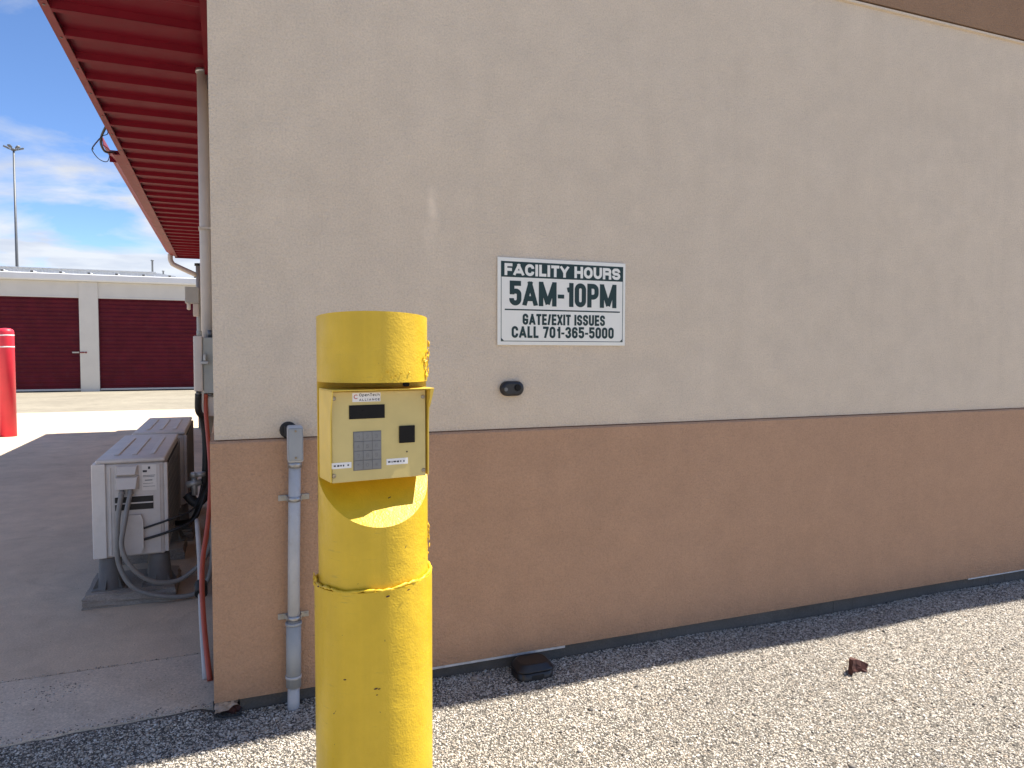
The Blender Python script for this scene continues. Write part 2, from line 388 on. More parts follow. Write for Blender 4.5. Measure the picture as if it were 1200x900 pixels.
def letter_polys(text, W, H, cond, st, gap):
    """text fitted to width W and height H; st = stroke / height; returns quads in 2d"""
    cw = [GL[c][0]*cond for c in text]
    tot = sum(cw)+gap*(len(text)-1); k = W/tot; quads = []; x = 0
    t = st*H; z = 0
    for c, wd in zip(text, cw):
        w_ = wd*k
        for pts, rnd, ext in GL[c][1]:
            if c == '-':
                yy_ = .42*H; th = t*.40
                quads.append((Vector((x, yy_+th)), Vector((x+w_, yy_+th)), Vector((x+w_, yy_-th)), Vector((x, yy_-th)), 0)); continue
            iw, ih = max(w_-t, 0.0), H-t
            P = [(x+t/2+px*iw, t/2+py*ih) if w_ > t*1.3 else (x+w_/2, t/2+py*ih) for px, py in pts]
            P = _fil(P, rnd*max(iw/2, 1e-5)*(1.0) if rnd else 0)
            P = [Vector(p) for p in P]
            Q = [P[0]]
            for p in P[1:]:
                if (p-Q[-1]).length > 1e-6: Q.append(p)
            P = Q
            if len(P) < 2: continue
            closed = (P[0]-P[-1]).length < 1e-5
            if ext:
                P[0] = P[0]+(P[0]-P[1]).normalized()*t*.5*ext; P[-1] = P[-1]+(P[-1]-P[-2]).normalized()*t*.5*ext
            L_, R_ = [], []
            for i, p in enumerate(P):
                if closed and i in (0, len(P)-1): d1 = (P[-1]-P[-2]).normalized(); d2 = (P[1]-P[0]).normalized()
                else:
                    d1 = (P[i]-P[i-1]).normalized() if i else (P[1]-P[0]).normalized()
                    d2 = (P[i+1]-P[i]).normalized() if i < len(P)-1 else d1
                m = (d1+d2).normalized() if (d1+d2).length > 1e-6 else d1
                nn = Vector((-m.y, m.x)); sc = 1/max(.5, nn.dot(Vector((-d1.y, d1.x))))
                a, b = p+nn*t/2*sc, p-nn*t/2*sc
                if c not in 'pecnh':
                    a.y = min(max(a.y, 0), H); b.y = min(max(b.y, 0), H)
                L_.append(a); R_.append(b)
            z += 1
            for i in range(len(P)-1): quads.append((L_[i], L_[i+1], R_[i+1], R_[i], z % 9))
        x += w_+gap*k
    return quads
def lettering(mb, text, origin, ux, uz, nrm, x0, x1, z0, z1, cond=1.0, st=.2, gap=.12):
    """flat printed letters; origin + ux*x + uz*z, lifted along nrm by fractions of a millimetre"""
    for (a, b, c, d, z) in letter_polys(text, x1-x0, z1-z0, cond, st, gap):
        lift = nrm*(z*.00003)
        vs = [origin+ux*(x0+p.x)+uz*(z0+p.y)+lift for p in (a, b, c, d)]
        mb.add(vs, [(0, 1, 2, 3)])

# ================================================================== SETTING
X3 = Vector((1, 0, 0)); Y3 = Vector((0, 1, 0)); Z3 = Vector((0, 0, 1))
g = MB(); g.add([(-600, -500, -.03), (600, -500, -.03), (600, 900, -.03), (-600, 900, -.03)], [(0, 1, 2, 3)])
tag(g.build('ground', 'gravel_bed'), kind='structure')
# loose gravel bed in front of the wall is raised a little: one finer sheet with small undulations
def gz(x, y):
    bank = .017*min(1, max(0, (-x)/.05))*min(1, max(0, (y+.13)/.12))   # swept up against the slab edge
    return -.006+.006*math.sin(1.7*x+.6)*math.sin(2.3*y+1)+.004*math.sin(5.1*x-3*y)+bank
nx, ny = 200, 70; gx0, gx1, gy0, gy1 = -9, 14, -9, .06
xs = np.sign(np.linspace(-1, 1, nx))*np.abs(np.linspace(-1, 1, nx))**1.6; xs = np.where(xs < 0, -xs*gx0, xs*gx1)+.0
ys = gy1+(gy0-gy1)*np.linspace(0, 1, ny)**2
m = MB(); m.add([(x, y, gz(x, y)) for y in ys for x in xs], [(j*nx+i, j*nx+i+1, (j+1)*nx+i+1, (j+1)*nx+i) for j in range(ny-1) for i in range(nx-1)], True)
tag(m.build('gravel_yard', 'gravel_bed'), kind='structure')
m = MB(); fx = [-.8+i*.05 for i in range(91)]; fy = [.05-j*.03 for j in range(41)]   # dark sheet: shade between the loose stones put into the colour
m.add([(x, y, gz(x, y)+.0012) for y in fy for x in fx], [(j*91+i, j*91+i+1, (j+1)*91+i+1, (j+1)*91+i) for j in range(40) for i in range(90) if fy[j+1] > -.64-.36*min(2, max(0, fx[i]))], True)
tag(m.build('gravel_gap_shade', 'gravel_gap_shade'), kind='structure')

# concrete: near strip, apron, drive (butted with open joints)
jf = MB(); jf.box(-9, -.013, .405, .45, -.09, .004); tag(jf.build('slab_joint', 'black_rubber'), kind='structure')
jf = MB(); jf.box(-9, 40, 11.2, 11.6, -.09, -.001); tag(jf.build('drive_joint', 'black_rubber'), kind='structure')
def slab(name, mat, poly_top, z, zb=-.1):
    mm = MB(); mm.prism([(p[0], p[1]) for p in poly_top], 'Z', zb, z)
    return tag(mm.build(name, mat), kind='structure')
edge = []
x = -9.0
while x < -.012:
    edge.append((x, -.035+.05*math.sin(x*1.3+2.5)*.5+random.uniform(-.006, .006)+(.05*(x+.5) if x > -.5 else 0)*0)); x += random.uniform(.03, .06)
edge = [(px, py+.055*max(0, 1+px/.9)) for px, py in edge]+[(-.012, .03)]
slab('concrete_strip', 'concrete_strip', edge+[(-.012, .433), (-.3, .4255), (-.62, .4205), (-1.1, .4185), (-9, .41)], .014)
slab('concrete_apron', 'concrete_apron', [(-9, .418), (-1.1, .4262), (-.62, .4285), (-.3, .4335), (-.012, .441), (-.012, 11.30), (-9, 11.5)], .012)
slab('concrete_drive', 'concrete_drive', [(-60, 11.53), (-9, 11.52), (-.012, 11.32), (40, 11.2), (40, 17.99), (-60, 17.99)], .006)
slab('concrete_lane', 'concrete_drive', [(-60, .40), (-9.02, .40), (-9.02, 11.5), (-60, 11.5)], .008)
slab('concrete_yard', 'concrete_drive', [(.0, 8.75), (40, 8.75), (40, 11.18), (.0, 11.29)], .005)

# ================================================================== MAIN BUILDING
BX1, BY1, BH = 12.0, 8.05, 3.2
bld = thing('office_building', (0, 0, 0), 'beige and tan stucco building with red metal eave filling the right of the view', 'building')
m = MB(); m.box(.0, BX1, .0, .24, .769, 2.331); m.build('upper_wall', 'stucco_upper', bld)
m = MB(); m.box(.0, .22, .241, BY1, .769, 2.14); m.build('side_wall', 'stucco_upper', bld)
# wainscot: proud, with a small chamfer on its upper edge
m = MB(); m.prism([(-.012, .043), (-.012, .760), (-.006, .7655), (.22, .7655), (.22, .043)], 'X', -.011, BX1); m.build('wainscot', 'stucco_tan', bld)
m = MB(); m.prism([(-.011, .043), (-.011, .760), (-.006, .7655), (.20, .7655), (.20, .043)], 'Y', .2201, BY1); m.build('side_wainscot', 'stucco_tan', bld)
m = MB(); m.box(.004, BX1, .004, .23, .7656, .7688); m.build('seam_joint', 'stucco_brown', bld)
# thin bead, shadow groove and brown band above
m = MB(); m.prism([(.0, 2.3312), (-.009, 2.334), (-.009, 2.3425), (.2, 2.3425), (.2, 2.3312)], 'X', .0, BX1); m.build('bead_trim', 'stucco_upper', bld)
m = MB(); m.box(.004, BX1, .006, .2, 2.3427, 2.3492); m.build('shadow_groove', 'black_rubber', bld)
m = MB(); m.box(.0, BX1, -.010, .24, 2.3494, BH); m.build('parapet', 'stucco_brown', bld)
m = MB(); m.box(-.03, BX1+.03, -.145, .27, BH+.001, BH+.09, .012); m.build('parapet_cap', 'stucco_brown', bld)
# foundation
m = MB()
xs_ = [.055+i*(BX1-.055)/120 for i in range(121)]
for a, b in zip(xs_[:-1], xs_[1:]): m.box(a, b, .008+.002*math.sin(a*7), .2, -.12, .0428)
m.build('foundation', 'concrete_foundation', bld)
m = MB(); m.box(.02, .2, .2002, BY1, -.12, .0428); m.build('side_foundation', 'concrete_foundation', bld)
m = MB(); m.prism([(-.012, .0425), (-.0135, .036), (.007, .0345), (.007, .0425)], 'X', .42, 1.06); m.build('drip_flashing', 'flashing', bld)
m = MB(); m.prism([(-.011, .0425), (-.0125, .038), (.007, .0370), (.007, .0425)], 'X', 2.98, 5.2); m.build('drip_flashing', 'flashing', bld)
# torn corner at the foot of the wall
bm = bmesh.new(); bmesh.ops.create_icosphere(bm, subdivisions=3, radius=1)
rr = random.Random(3)
for v in bm.verts:
    n_ = v.co.normalized(); j = 1+.28*math.sin(9*n_.x+4*n_.z)*math.sin(7*n_.y+2)+rr.uniform(-.09, .09)
    q_ = Vector((max(-.8, min(.8, n_.x)), max(-.8, min(.8, n_.y)), max(-.75, min(.75, n_.z))))*j
    v.co = Vector((.020+q_.x*.034, .016+q_.y*.03, .030+q_.z*.021+q_.x*.008))
MB().bm(bm, False).build('torn_stucco', 'broken_foam', bld)
bm = bmesh.new(); bmesh.ops.create_icosphere(bm, subdivisions=3, radius=1)
for v in bm.verts:
    n_ = v.co.normalized(); j = 1+.2*math.sin(8*n_.x+5*n_.y)+rr.uniform(-.08, .08)
    v.co = Vector((.038+n_.x*.026*j, .022+n_.y*.022*j, .006+n_.z*.013*j))
MB().bm(bm, False).build('foam_lump', 'rust_brown', bld)
m = MB(); m.tube([(-.012, .02, .034), (-.008, .0, .012), (.016, -.012, -.001), (.05, -.014, .001), (.06, .0, .012)], .0032, 6, dense=5); m.build('loose_cord', 'black_rubber', bld)
# walls that close the block
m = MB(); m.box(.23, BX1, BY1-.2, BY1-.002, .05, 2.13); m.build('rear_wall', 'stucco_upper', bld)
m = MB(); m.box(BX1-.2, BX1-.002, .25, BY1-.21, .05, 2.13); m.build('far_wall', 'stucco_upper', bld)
# eave: ribbed soffit panels running out from the wall
EX, EZ = -.506, 2.186
def soffit_mesh():
    s_ = .2286; prof = [(0, 0), (.030, .0), (.078, .020), (.2080, .020), (.2286, .0001)]
    vs = []; fs = []
    for xx in (EX-.004, .0):
        for (y, z) in prof: vs.append((xx, y, EZ+z))
    for xx in (EX-.004, .0):
        for (y, z) in prof: vs.append((xx, y, EZ+z+.002))
    k = len(prof)
    for i in range(k-1): fs.append((i, i+1, k+i+1, k+i)); fs.append((2*k+i, 3*k+i, 3*k+i+1, 2*k+i+1))
    for a in (0, k): 
        for i in range(k-1): fs.append((a+i, 2*k+a+i, 2*k+a+i+1, a+i+1))
    me = bpy.data.meshes.new('soffit_panel'); me.from_pydata(vs, [], fs); me.materials.append(MATS['soffit_red'])
    b = bmesh.new(); b.from_mesh(me); bmesh.ops.recalc_face_normals(b, faces=b.faces[:]); b.to_mesh(me); b.free(); return me
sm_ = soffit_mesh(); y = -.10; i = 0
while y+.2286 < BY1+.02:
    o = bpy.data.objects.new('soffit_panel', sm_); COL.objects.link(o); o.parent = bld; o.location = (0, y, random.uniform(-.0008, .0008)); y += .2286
EY1 = y
m = MB(); m.prism([(EX-.002, EZ-.001), (EX-.031, EZ-.001), (EX-.031, EZ+.105), (EX-.026, EZ+.105), (EX-.026, EZ+.004), (EX-.002, EZ+.004)], 'Y', -.12, EY1+.002); fas = m.build('fascia', 'trim_red', bld)
m = MB(); yy = .25
while yy < EY1:
    m.lathe((EX-.016, yy, EZ-.0035), [(.0045, 0), (.0045, .003)], 8); yy += .31 + random.uniform(-.06, .06)
m.build('fastener', 'steel_dark', fas)['kind'] = 'stuff'
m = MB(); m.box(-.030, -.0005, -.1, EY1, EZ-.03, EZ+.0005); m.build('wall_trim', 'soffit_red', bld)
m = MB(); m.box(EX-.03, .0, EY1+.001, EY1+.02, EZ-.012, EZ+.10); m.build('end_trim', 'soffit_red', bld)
m = MB(); m.prism([(EX-.04, EZ+.108), (EX-.04, EZ+.114), (6, 3.02), (BX1+.3, EZ+.114), (BX1+.3, EZ+.108), (6, 3.012)], 'Y', .275, EY1+.03); m.build('roof', 'trim_red', bld)
m = MB(); m.prism([(EX-.04, EZ+.1075), (EX-.04, EZ+.1135), (-.035, EZ+.1735), (-.035, EZ+.1675)], 'Y', -.12, .274); m.build('roof_edge', 'trim_red', bld)
# gutter along the rear length of the eave
GY0 = 2.88
gp = [(EX-.032, EZ+.10), (EX-.032, EZ+.012), (EX-.075, EZ+.010), (EX-.105, EZ+.045), (EX-.128, EZ+.060), (EX-.134, EZ+.115), (EX-.130, EZ+.115), (EX-.124, EZ+.064), (EX-.102, EZ+.049), (EX-.073, EZ+.014), (EX-.036, EZ+.016), (EX-.036, EZ+.10)]
m = MB(); m.prism(gp, 'Y', GY0, EY1+.002); gut = m.build('gutter', 'trim_red', bld)
m = MB(); m.box(EX-.122, EX-.034, GY0+.22, GY0+.224, EZ+.016, EZ+.09); m.build('gutter_stop', 'soffit_red', gut)
m = MB(); m.tube([(-.585, 7.86, 2.215), (-.585, 7.86, 2.15), (-.57, 7.86, 2.11), (-.53, 7.86, 2.075), (-.29, 7.86, 1.965)], .030, 14, dense=5); ds = m.build('downspout', 'pipe_cream', bld)
m = MB(); m.lathe((-.262, 7.86, .02), [(.036, 0), (.036, 2.06)], 16); m.build('standpipe', 'box_grey', ds)
m = MB(); m.lathe((-.262, 7.86, 2.081), [(.050, 0), (.050, .03)], 16); m.build('pipe_collar', 'black_rubber', ds)

# pale riser pipe on the side wall
ris = thing('riser_pipe', (-.037, 1.2, 1.0), 'pale cream pipe running down the side wall from the red soffit', 'pipe')
m = MB(); m.lathe((-.037, 1.2, .60), [(.0245, 0), (.0245, 1.583)], 20); m.build('tube', 'pipe_cream', ris)
m = MB(); m.lathe((-.037, 1.2, 2.168), [(.029, 0), (.029, .014)], 20); m.build('collar', 'zinc', ris)
m = MB(); m.box(-.034, -.001, 1.18, 1.22, 2.10, 2.16, .002); m.build('strap', 'steel_dark', ris)
m = MB(); m.box(-.0645, -.001, 1.165, 1.235, 1.52, 1.528); m.build('strap', 'pipe_cream', ris)

# small grey box hung on the far standpipe
fb = thing('wall_box', (-.34, 7.7, 1.5), 'small grey utility box hung on the far grey pipe beside red roll-up door', 'box')
m = MB(); m.box(-.42, -.262, 7.66, 7.80, 1.60, 1.80, .008); m.build('housing', 'box_grey', fb)
m = MB(); m.box(-.40, -.36, 7.67, 7.78, 1.52, 1.6, .01); m.build('lens', 'storage_white', fb)
m = MB(); m.box(-.33, -.27, 7.67, 7.78, 1.44, 1.598, .006); m.build('bracket', 'pipe_cream', fb)

# disconnect switch box
dc = thing('disconnect_switch', (-.04, 1.05, .84), 'grey electrical disconnect box on the side wall below the cream pipe', 'electrical box')
m = MB(); m.box(-.052, -.001, 1.02, 1.17, .842, 1.066, .004); m.build('enclosure', 'box_grey', dc)
m = MB(); m.box(-.086, -.0525, 1.012, 1.178, .850, 1.072, .006, 3); m.build('cover', 'casing_grey', dc)
m = MB(); m.box(-.060, -.030, .996, 1.0115, .958, .972, .003); m.box(-.050, -.040, .994, 1.02, .972, 1.0, .002); m.build('hasp', 'zinc', dc)
m = MB(); m.lathe((-.064, 1.03, 1.073), [(.010, 0), (.010, .02)], 12); m.build('hub', 'box_grey', dc)
m = MB(); m.lathe((-.022, 1.08, 1.067), [(.012, 0), (.012, .03)], 12); m.build('hub', 'steel_dark', dc)
m = MB(); m.lathe((-.072, 1.05, .83), [(.009, 0), (.009, .02)], 10); m.build('gland', 'steel_dark', dc)
m = MB(); m.lathe((-.026, 1.06, .829), [(.012, 0), (.012, .012)], 10); m.build('gland', 'steel_dark', dc)
m = MB(); m.box(-.040, -.001, 1.07, 1.16, .744, .826, .004); tag(m.build('junction_box', 'casing_grey'), 'small pale grey junction box directly under the disconnect box', 'electrical box')

# ================================================================== PIPES AND CABLES BESIDE THE CORNER
m = MB(); m.tube([(-.044, 1.06, .838), (-.045, 1.06, .767), (-.031, .95, .578), (-.029, .8, .470), (-.039, .70, .364), (-.052, .6, .283), (-.053, .5, .208), (-.043, .36, .112), (-.026, .205, .014)], .0085, 10, dense=6)
tag(m.build('red_conduit', 'red_conduit', root=(-.03, .2, .01)), 'red orange flexible conduit hanging beside the building corner down to the slab', 'conduit')
pv = thing('drain_pipe', (-.04, .22, .01), 'thin white plastic drain pipe leaning beside the red conduit', 'pipe')
m = MB(); m.tube([(-.083, 1.0, .335), (-.069, .8, .230), (-.056, .5, .120), (-.038, .22, .012)], .0095, 10, dense=4); m.build('tube', 'pvc_white', pv)
m = MB(); m.tube([(-.0615, .648, .182), (-.0595, .60, .160)], .0215, 12); m.build('tape_wrap', 'black_rubber', pv)
m = MB(); m.tube([(-.072, 1.05, .838), (-.074, 1.08, .77), (-.060, 1.15, .726), (-.052, 1.18, .616), (-.058, 1.2, .470), (-.08, 1.25, .352), (-.119, 1.4, .248), (-.2, 1.5, .22)], .013, 10, dense=5)
tag(m.build('line_insulation', 'black_rubber', root=(-.06, 1.2, .25)), 'black foam wrapped refrigerant line running down behind the red conduit', 'pipe')
m = MB(); m.tube([(-.289, 1.07, .301), (-.182, 1.05, .337), (-.096, 1.10, .365), (-.060, 1.2, .45)], .0042, 8, dense=6)
tag(m.build('thin_cable', 'black_rubber', root=(-.18, 1.06, .3)), 'thin black cable from the near air conditioner to the wall, upper of two', 'cable')
m = MB(); m.tube([(-.290, 1.07, .256), (-.182, 1.04, .291), (-.096, 1.08, .324), (-.052, 1.15, .420)], .0052, 8, dense=6)
tag(m.build('thin_cable', 'black_rubber', root=(-.18, 1.06, .26)), 'thin black cable from the near air conditioner to the wall, lower of two', 'cable')
vl = thing('service_valve', (-.085, 1.2, .42), 'pale metal service valves on the black refrigerant lines by the corner', 'valve')
m = MB(); m.tube([(-.13, 1.2, .445), (-.07, 1.2, .455)], .014, 10); m.tube([(-.098, 1.2, .40), (-.098, 1.2, .475)], .012, 8); m.build('body', 'brass_grey', vl)
m = MB(); m.lathe((-.098, 1.2, .476), [(.017, 0), (.017, .018), (.012, .022)], 8); m.lathe((-.072, 1.17, .485), [(.020, 0), (.020, .016)], 8); m.build('cap', 'brass_grey', vl)
m = MB(); m.tube([(-.13, 1.23, .40), (-.09, 1.22, .36), (-.05, 1.22, .41), (-.04, 1.22, .52)], .02, 10, dense=5); m.build('wrapped_line', 'black_rubber', vl)

# ================================================================== AIR CONDITIONERS
def air_conditioner():
    t = thing('air_conditioner', (-.33, 1.08, .05), '', 'air conditioner')
    Y0, Y1 = 1.08, 1.96
    m = MB(); m.box(-.428, -.203, Y0, Y1, .192, .566, .012, 3); cas = m.build('casing', 'casing_grey', t)
    m = MB(); m.box(-.4585, -.4285, Y0+.006, Y1-.006, .195, .572, .006, 3); m.box(-.4605, -.412, Y0-.008, Y0-.0005, .195, .568, .003); m.build('front_panel', 'casing_white', t)
    bmx = MB(); bmx.box(-.447, -.199, Y0-.004, Y1+.004, .567, .585, .008, 3); lid = bmx.build('lid', 'casing_grey', t)
    for xx in (-.385, -.32, -.255):
        m = MB(); m.box(xx-.009, xx+.009, Y0+.10, Y1-.18, .5852, .5905, .0022, 2); m.build('rib', 'casing_grey', lid)
    # end plate toward the camera
    m = MB(); m.box(-.405, -.2185, Y0-.0035, Y0-.0002, .200, .558, .0015); ep = m.build('end_plate', 'casing_grey', t)
    m = MB(); m.box(-.400, -.394, Y0-.0068, Y0-.0037, .205, .552, .001); m.box(-.388, -.385, Y0-.0055, Y0-.0037, .205, .552); m.build('crease', 'casing_grey', ep)
    # wiring cover: two stacked hoods
    def hood(xa, xb, za, zb, d0, d1):
        mm = MB(); y_ = Y0-.0037
        mm.add([(xa, y_, za), (xb, y_, za), (xb, y_, zb), (xa, y_, zb), (xa+.008, y_-d0, za+.006), (xb-.012, y_-d0, za+.006), (xb-.006, y_-d1, zb-.006), (xa+.004, y_-d1, zb-.006)],
               [(0, 1, 2, 3), (4, 5, 6, 7), (0, 1, 5, 4), (1, 2, 6, 5), (2, 3, 7, 6), (3, 0, 4, 7)]); return mm
    jc = hood(-.376, -.296, .518, .560, .020, .012).build('wiring_cover', 'casing_grey', t)
    hood(-.378, -.294, .462, .517, .030, .020).build('wiring_cover', 'casing_grey', t)
    for xx in (-.354, -.324):
        m = MB(); m.lathe((xx, Y0-.024, .448), [(.0115, 0), (.0115, .006), (.0095, .007), (.0095, .018)], 8); m.build('conduit_nut', 'flex_grey', jc)
    lb = MB(); lb.box(-.284, -.232, Y0-.0046, Y0-.0036, .455, .558); lp = lb.build('rating_label', 'casing_white', t)
    m = MB()
    for (a, b, c, d) in ((-.281, -.266, .528, .536), (-.262, -.254, .540, .550), (-.274, -.247, .494, .497), (-.281, -.236, .514, .5155), (-.281, -.240, .509, .5105), (-.281, -.244, .482, .4832), (-.281, -.238, .470, .4712)):
        m.box(a, b, Y0-.0052, Y0-.0047, c, d)
    m.build('print', 'print_black', lp)
    m = MB(); m.box(-.381, -.245, Y0-.0052, Y0-.0036, .410, .433); m.build('vent_slot', 'coil_dark', t)
    m = MB(); m.box(-.381, -.245, Y0-.0052, Y0-.0036, .380, .404); sl_ = m.build('vent_slot', 'coil_dark', t)
    m = MB(); m.box(-.382, -.244, Y0-.0075, Y0-.0053, .4045, .4095, .001); m.build('slot_lip', 'casing_white', sl_)
    m = MB(); m.box(-.382, -.244, Y0-.0075, Y0-.0053, .4335, .4375, .001); m.build('slot_lip', 'casing_white', sl_)
    m = MB(); m.prism([(-.352, .205), (-.292, .205), (-.281, .225), (-.281, .335), (-.289, .362), (-.352, .362)], 'Y', Y0-.022, Y0-.0037); m.build('valve_cover', 'casing_grey', t)
    # coil and guard facing the wall
    m = MB(); m.box(-.2028, -.2008, Y0+.03, Y1-.03, .215, .550); cl = m.build('coil', 'coil_dark', t)
    m = MB()
    for k in range(10):
        z = .222+k*.0355; m.box(-.1965, -.1945, Y0+.025, Y1-.025, z-.0017, z+.0017)
    for k in range(17):
        y_ = Y0+.035+k*.0507; m.box(-.1943, -.1923, y_-.002, y_+.002, .215, .550)
    m.build('coil_guard', 'wire_grey', t)
    for ya in (Y0+.002, Y1-.024): m = MB(); m.box(-.206, -.192, ya, ya+.022, .20, .562, .003); m.build('corner_post', 'casing_grey', t)
    # fan side (towards the yard)
    m = MB(); m.lathe((-.4605, Y0+.36, .385), [(.165, 0), (.165, -.006), (.150, -.006), (.150, -.001)], 36, axis='X'); m.build('fan_ring', 'casing_white', t)
    m = MB()
    for k in range(7): m.lathe((-.468, Y0+.36, .385), [(.02+.02*k, 0), (.02+.02*k, .002), (.0225+.02*k, .002), (.0225+.02*k, 0)], 30, axis='X')
    m.build('fan_guard', 'wire_grey', t)
    # risers
    for (cx, cy) in ((-.408, Y0+.045), (-.232, Y0+.045), (-.408, Y1-.12), (-.232, Y1-.12)):
        m = MB(); m.lathe((cx, cy, .063), [(.056, 0), (.056, .007), (.047, .0075), (.039, .126), (.037, .1282)], 20)
        for a in range(6):
            an = a*math.pi/3+.3; dx, dy = math.cos(an), math.sin(an)
            p0 = Vector((cx+dx*.044, cy+dy*.044, .07)); p1 = Vector((cx+dx*.064, cy+dy*.064, .07)); p2 = Vector((cx+dx*.043, cy+dy*.043, .112)); nn = Vector((-dy, dx, 0))*.002
            m.add([p0+nn, p1+nn, p2+nn, p0-nn, p1-nn, p2-nn], [(0, 1, 2), (3, 4, 5), (0, 1, 4, 3), (1, 2, 5, 4), (2, 0, 3, 5)])
        m.box(cx-.062, cx+.062, cy-.05, cy+.05, .0625, .0695, .002)
        m.build('riser_foot', 'plastic_grey', t)
    return t
ac = air_conditioner()
ac2 = copy_tree(ac); ac2.location = (ac.location.x+.028, ac.location.y+.955, ac.location.z+.004)
tag(ac, 'nearer grey air conditioner with two conduits looping from its end cover', 'air conditioner', 'outdoor air conditioning units')
tag(ac2, 'farther grey air conditioner partly hidden behind the nearer one', 'air conditioner', 'outdoor air conditioning units')
def pad(x0, x1, y0, y1, label):
    bm = bmesh.new(); bmesh.ops.create_cube(bm, size=1); bmesh.ops.subdivide_edges(bm, edges=bm.edges[:], cuts=7, use_grid_fill=True)
    for v in bm.verts:
        top = v.co.z > .3
        v.co = Vector(((x0+x1)/2+v.co.x*(x1-x0)*(.965 if top else 1), (y0+y1)/2+v.co.y*(y1-y0)*(.95 if top else 1), .0375+v.co.z*.055))
        edge_ = abs(v.co.y-(y0+y1)/2)/(y1-y0) > .45 or abs(v.co.x-(x0+x1)/2)/(x1-x0) > .46
        if edge_: v.co += Vector((random.uniform(-.004, .004), random.uniform(-.004, .004), random.uniform(-.004, .001)))
    mm = MB().bm(bm, False); o = mm.build('concrete_pad', 'concrete_pad', root=((x0+x1)/2, (y0+y1)/2, .01)); tag(o, label, 'concrete pad', 'pads under the air conditioners')
pad(-.494, -.166, 1.03, 1.36, 'rough concrete pad under the near end of the nearer air conditioner')
pad(-.494, -.166, 1.64, 1.92, 'concrete pad under the far end of the nearer air conditioner')
pad(-.466, -.138, 1.99, 2.30, 'concrete pad under the near end of the farther air conditioner')
pad(-.466, -.138, 2.60, 2.88, 'concrete pad under the far end of the farther air conditioner')
m = MB(); m.tube([(-.354, 1.056, .452), (-.362, 1.04, .40), (-.368, 1.02, .317), (-.364, 1.01, .185), (-.31, 1.0, .085), (-.20, 1.0, .040), (-.10, 1.02, .030), (-.05, 1.04, .075), (-.030, 1.02, .168), (-.030, 1.02, .294), (-.028, 1.0, .45)], .0095, 12, dense=6)
tag(m.build('flexible_conduit', 'flex_grey', root=(-.3, 1.05, .05)), 'grey flexible conduit from the air conditioner, the longer loop lying on the slab', 'conduit', 'conduits from the near air conditioner')
m = MB(); m.tube([(-.324, 1.056, .452), (-.333, 1.03, .40), (-.340, 1.015, .351), (-.351, .995, .256), (-.316, .985, .171), (-.244, 1.0, .105), (-.161, 1.03, .090), (-.098, 1.06, .120), (-.060, 1.07, .160), (-.030, 1.05, .25), (-.024, 1.0, .36)], .0092, 12, dense=6)
tag(m.build('flexible_conduit', 'flex_grey', root=(-.3, 1.05, .06)), 'grey flexible conduit from the air conditioner, the shorter loop above the pad', 'conduit', 'conduits from the near air conditioner')

# ================================================================== CABLE AT THE EAVE
ec = thing('eave_cable', (-.55, 2.6, 2.1), 'black cable looping out from the red eave into the sky', 'cable')
m = MB(); m.tube([(-.530, 2.28, 2.23), (-.540, 2.30, 2.206), (-.576, 2.40, 2.175), (-.591, 2.50, 2.154), (-.596, 2.70, 2.166), (-.575, 2.88, 2.212), (-.57, 2.95, 2.215)], .0065, 8, dense=6); m.build('sheath', 'black_rubber', ec)
m = MB(); m.tube([(-.534, 2.3, 2.20), (-.534, 2.3, 2.166), (-.549, 2.2, 2.123), (-.575, 2.1, 2.042), (-.575, 2.1, 2.017), (-.573, 2.3, 2.027), (-.563, 2.5, 2.067), (-.587, 2.8, 2.187)], .0022, 6, dense=6); m.build('loose_wire', 'black_rubber', ec)
m = MB(); m.tube([(-.553, 2.17, 2.105), (-.575, 2.1, 2.042), (-.574, 2.1, 2.03)], .0034, 6, dense=3); m.build('bare_end', 'zinc', ec)
cb = thing('eave_clip', (-.545, .68, 2.19), 'small black clip with cable on the near red eave edge at the top', 'clip')
m = MB(); m.box(-.556, -.538, .64, .70, 2.185, 2.215, .003); m.build('body', 'black_plastic', cb)
m = MB(); m.tube([(-.552, .66, 2.20), (-.575, .62, 2.185), (-.59, .56, 2.20), (-.60, .45, 2.25)], .004, 6, dense=4); m.build('wire', 'black_rubber', cb)
m = MB(); m.box(-.560, -.557, .655, .68, 2.183, 2.205); m.build('white_tag', 'white_label', cb)

# ================================================================== THINGS ON THE FRONT WALL
sg = thing('hours_sign', (1.05, 0, 1.03), 'white rectangular facility hours sign with dark green lettering on the beige wall', 'sign')
SX0, SX1, SZ0, SZ1 = .8228, 1.2800, 1.0328, 1.3070; SW, SH = SX1-SX0, SZ1-SZ0
m = MB(); m.box(SX0, SX1, -.0065, -.0015, SZ0, SZ1, .0012); m.build('panel', 'sign_white', sg)
O_ = Vector((SX0, -.0068, SZ0)); nY = Vector((0, -1, 0))
def rect(mb, u0, u1, v0, v1, lift=0.): # fractions, v from the top
    a = [O_+X3*(SW*u)+Z3*(SH*(1-v))+nY*lift for u, v in ((u0, v0), (u1, v0), (u1, v1), (u0, v1))]; mb.add(a, [(0, 1, 2, 3)])
m = MB(); rect(m, .024, .980, .043, .222); m.build('header_band', 'sign_green', sg)
m = MB(); tu, tv = .0042, .0072
rect(m, .024, .024+tu, .2225, .957); rect(m, .980-tu, .980, .2225, .957); rect(m, .0285, .9755, .957-tv, .957); rect(m, .052, .955, .584, .600)
for (u, du) in ((.0285, .018), (.9755, -.018)):
    a = [O_+X3*(SW*uu)+Z3*(SH*(1-vv)) for uu, vv in ((u, .949), (u+du, .949), (u, .92))]; m.add(a, [(0, 1, 2)])
m.build('border', 'sign_green', sg)
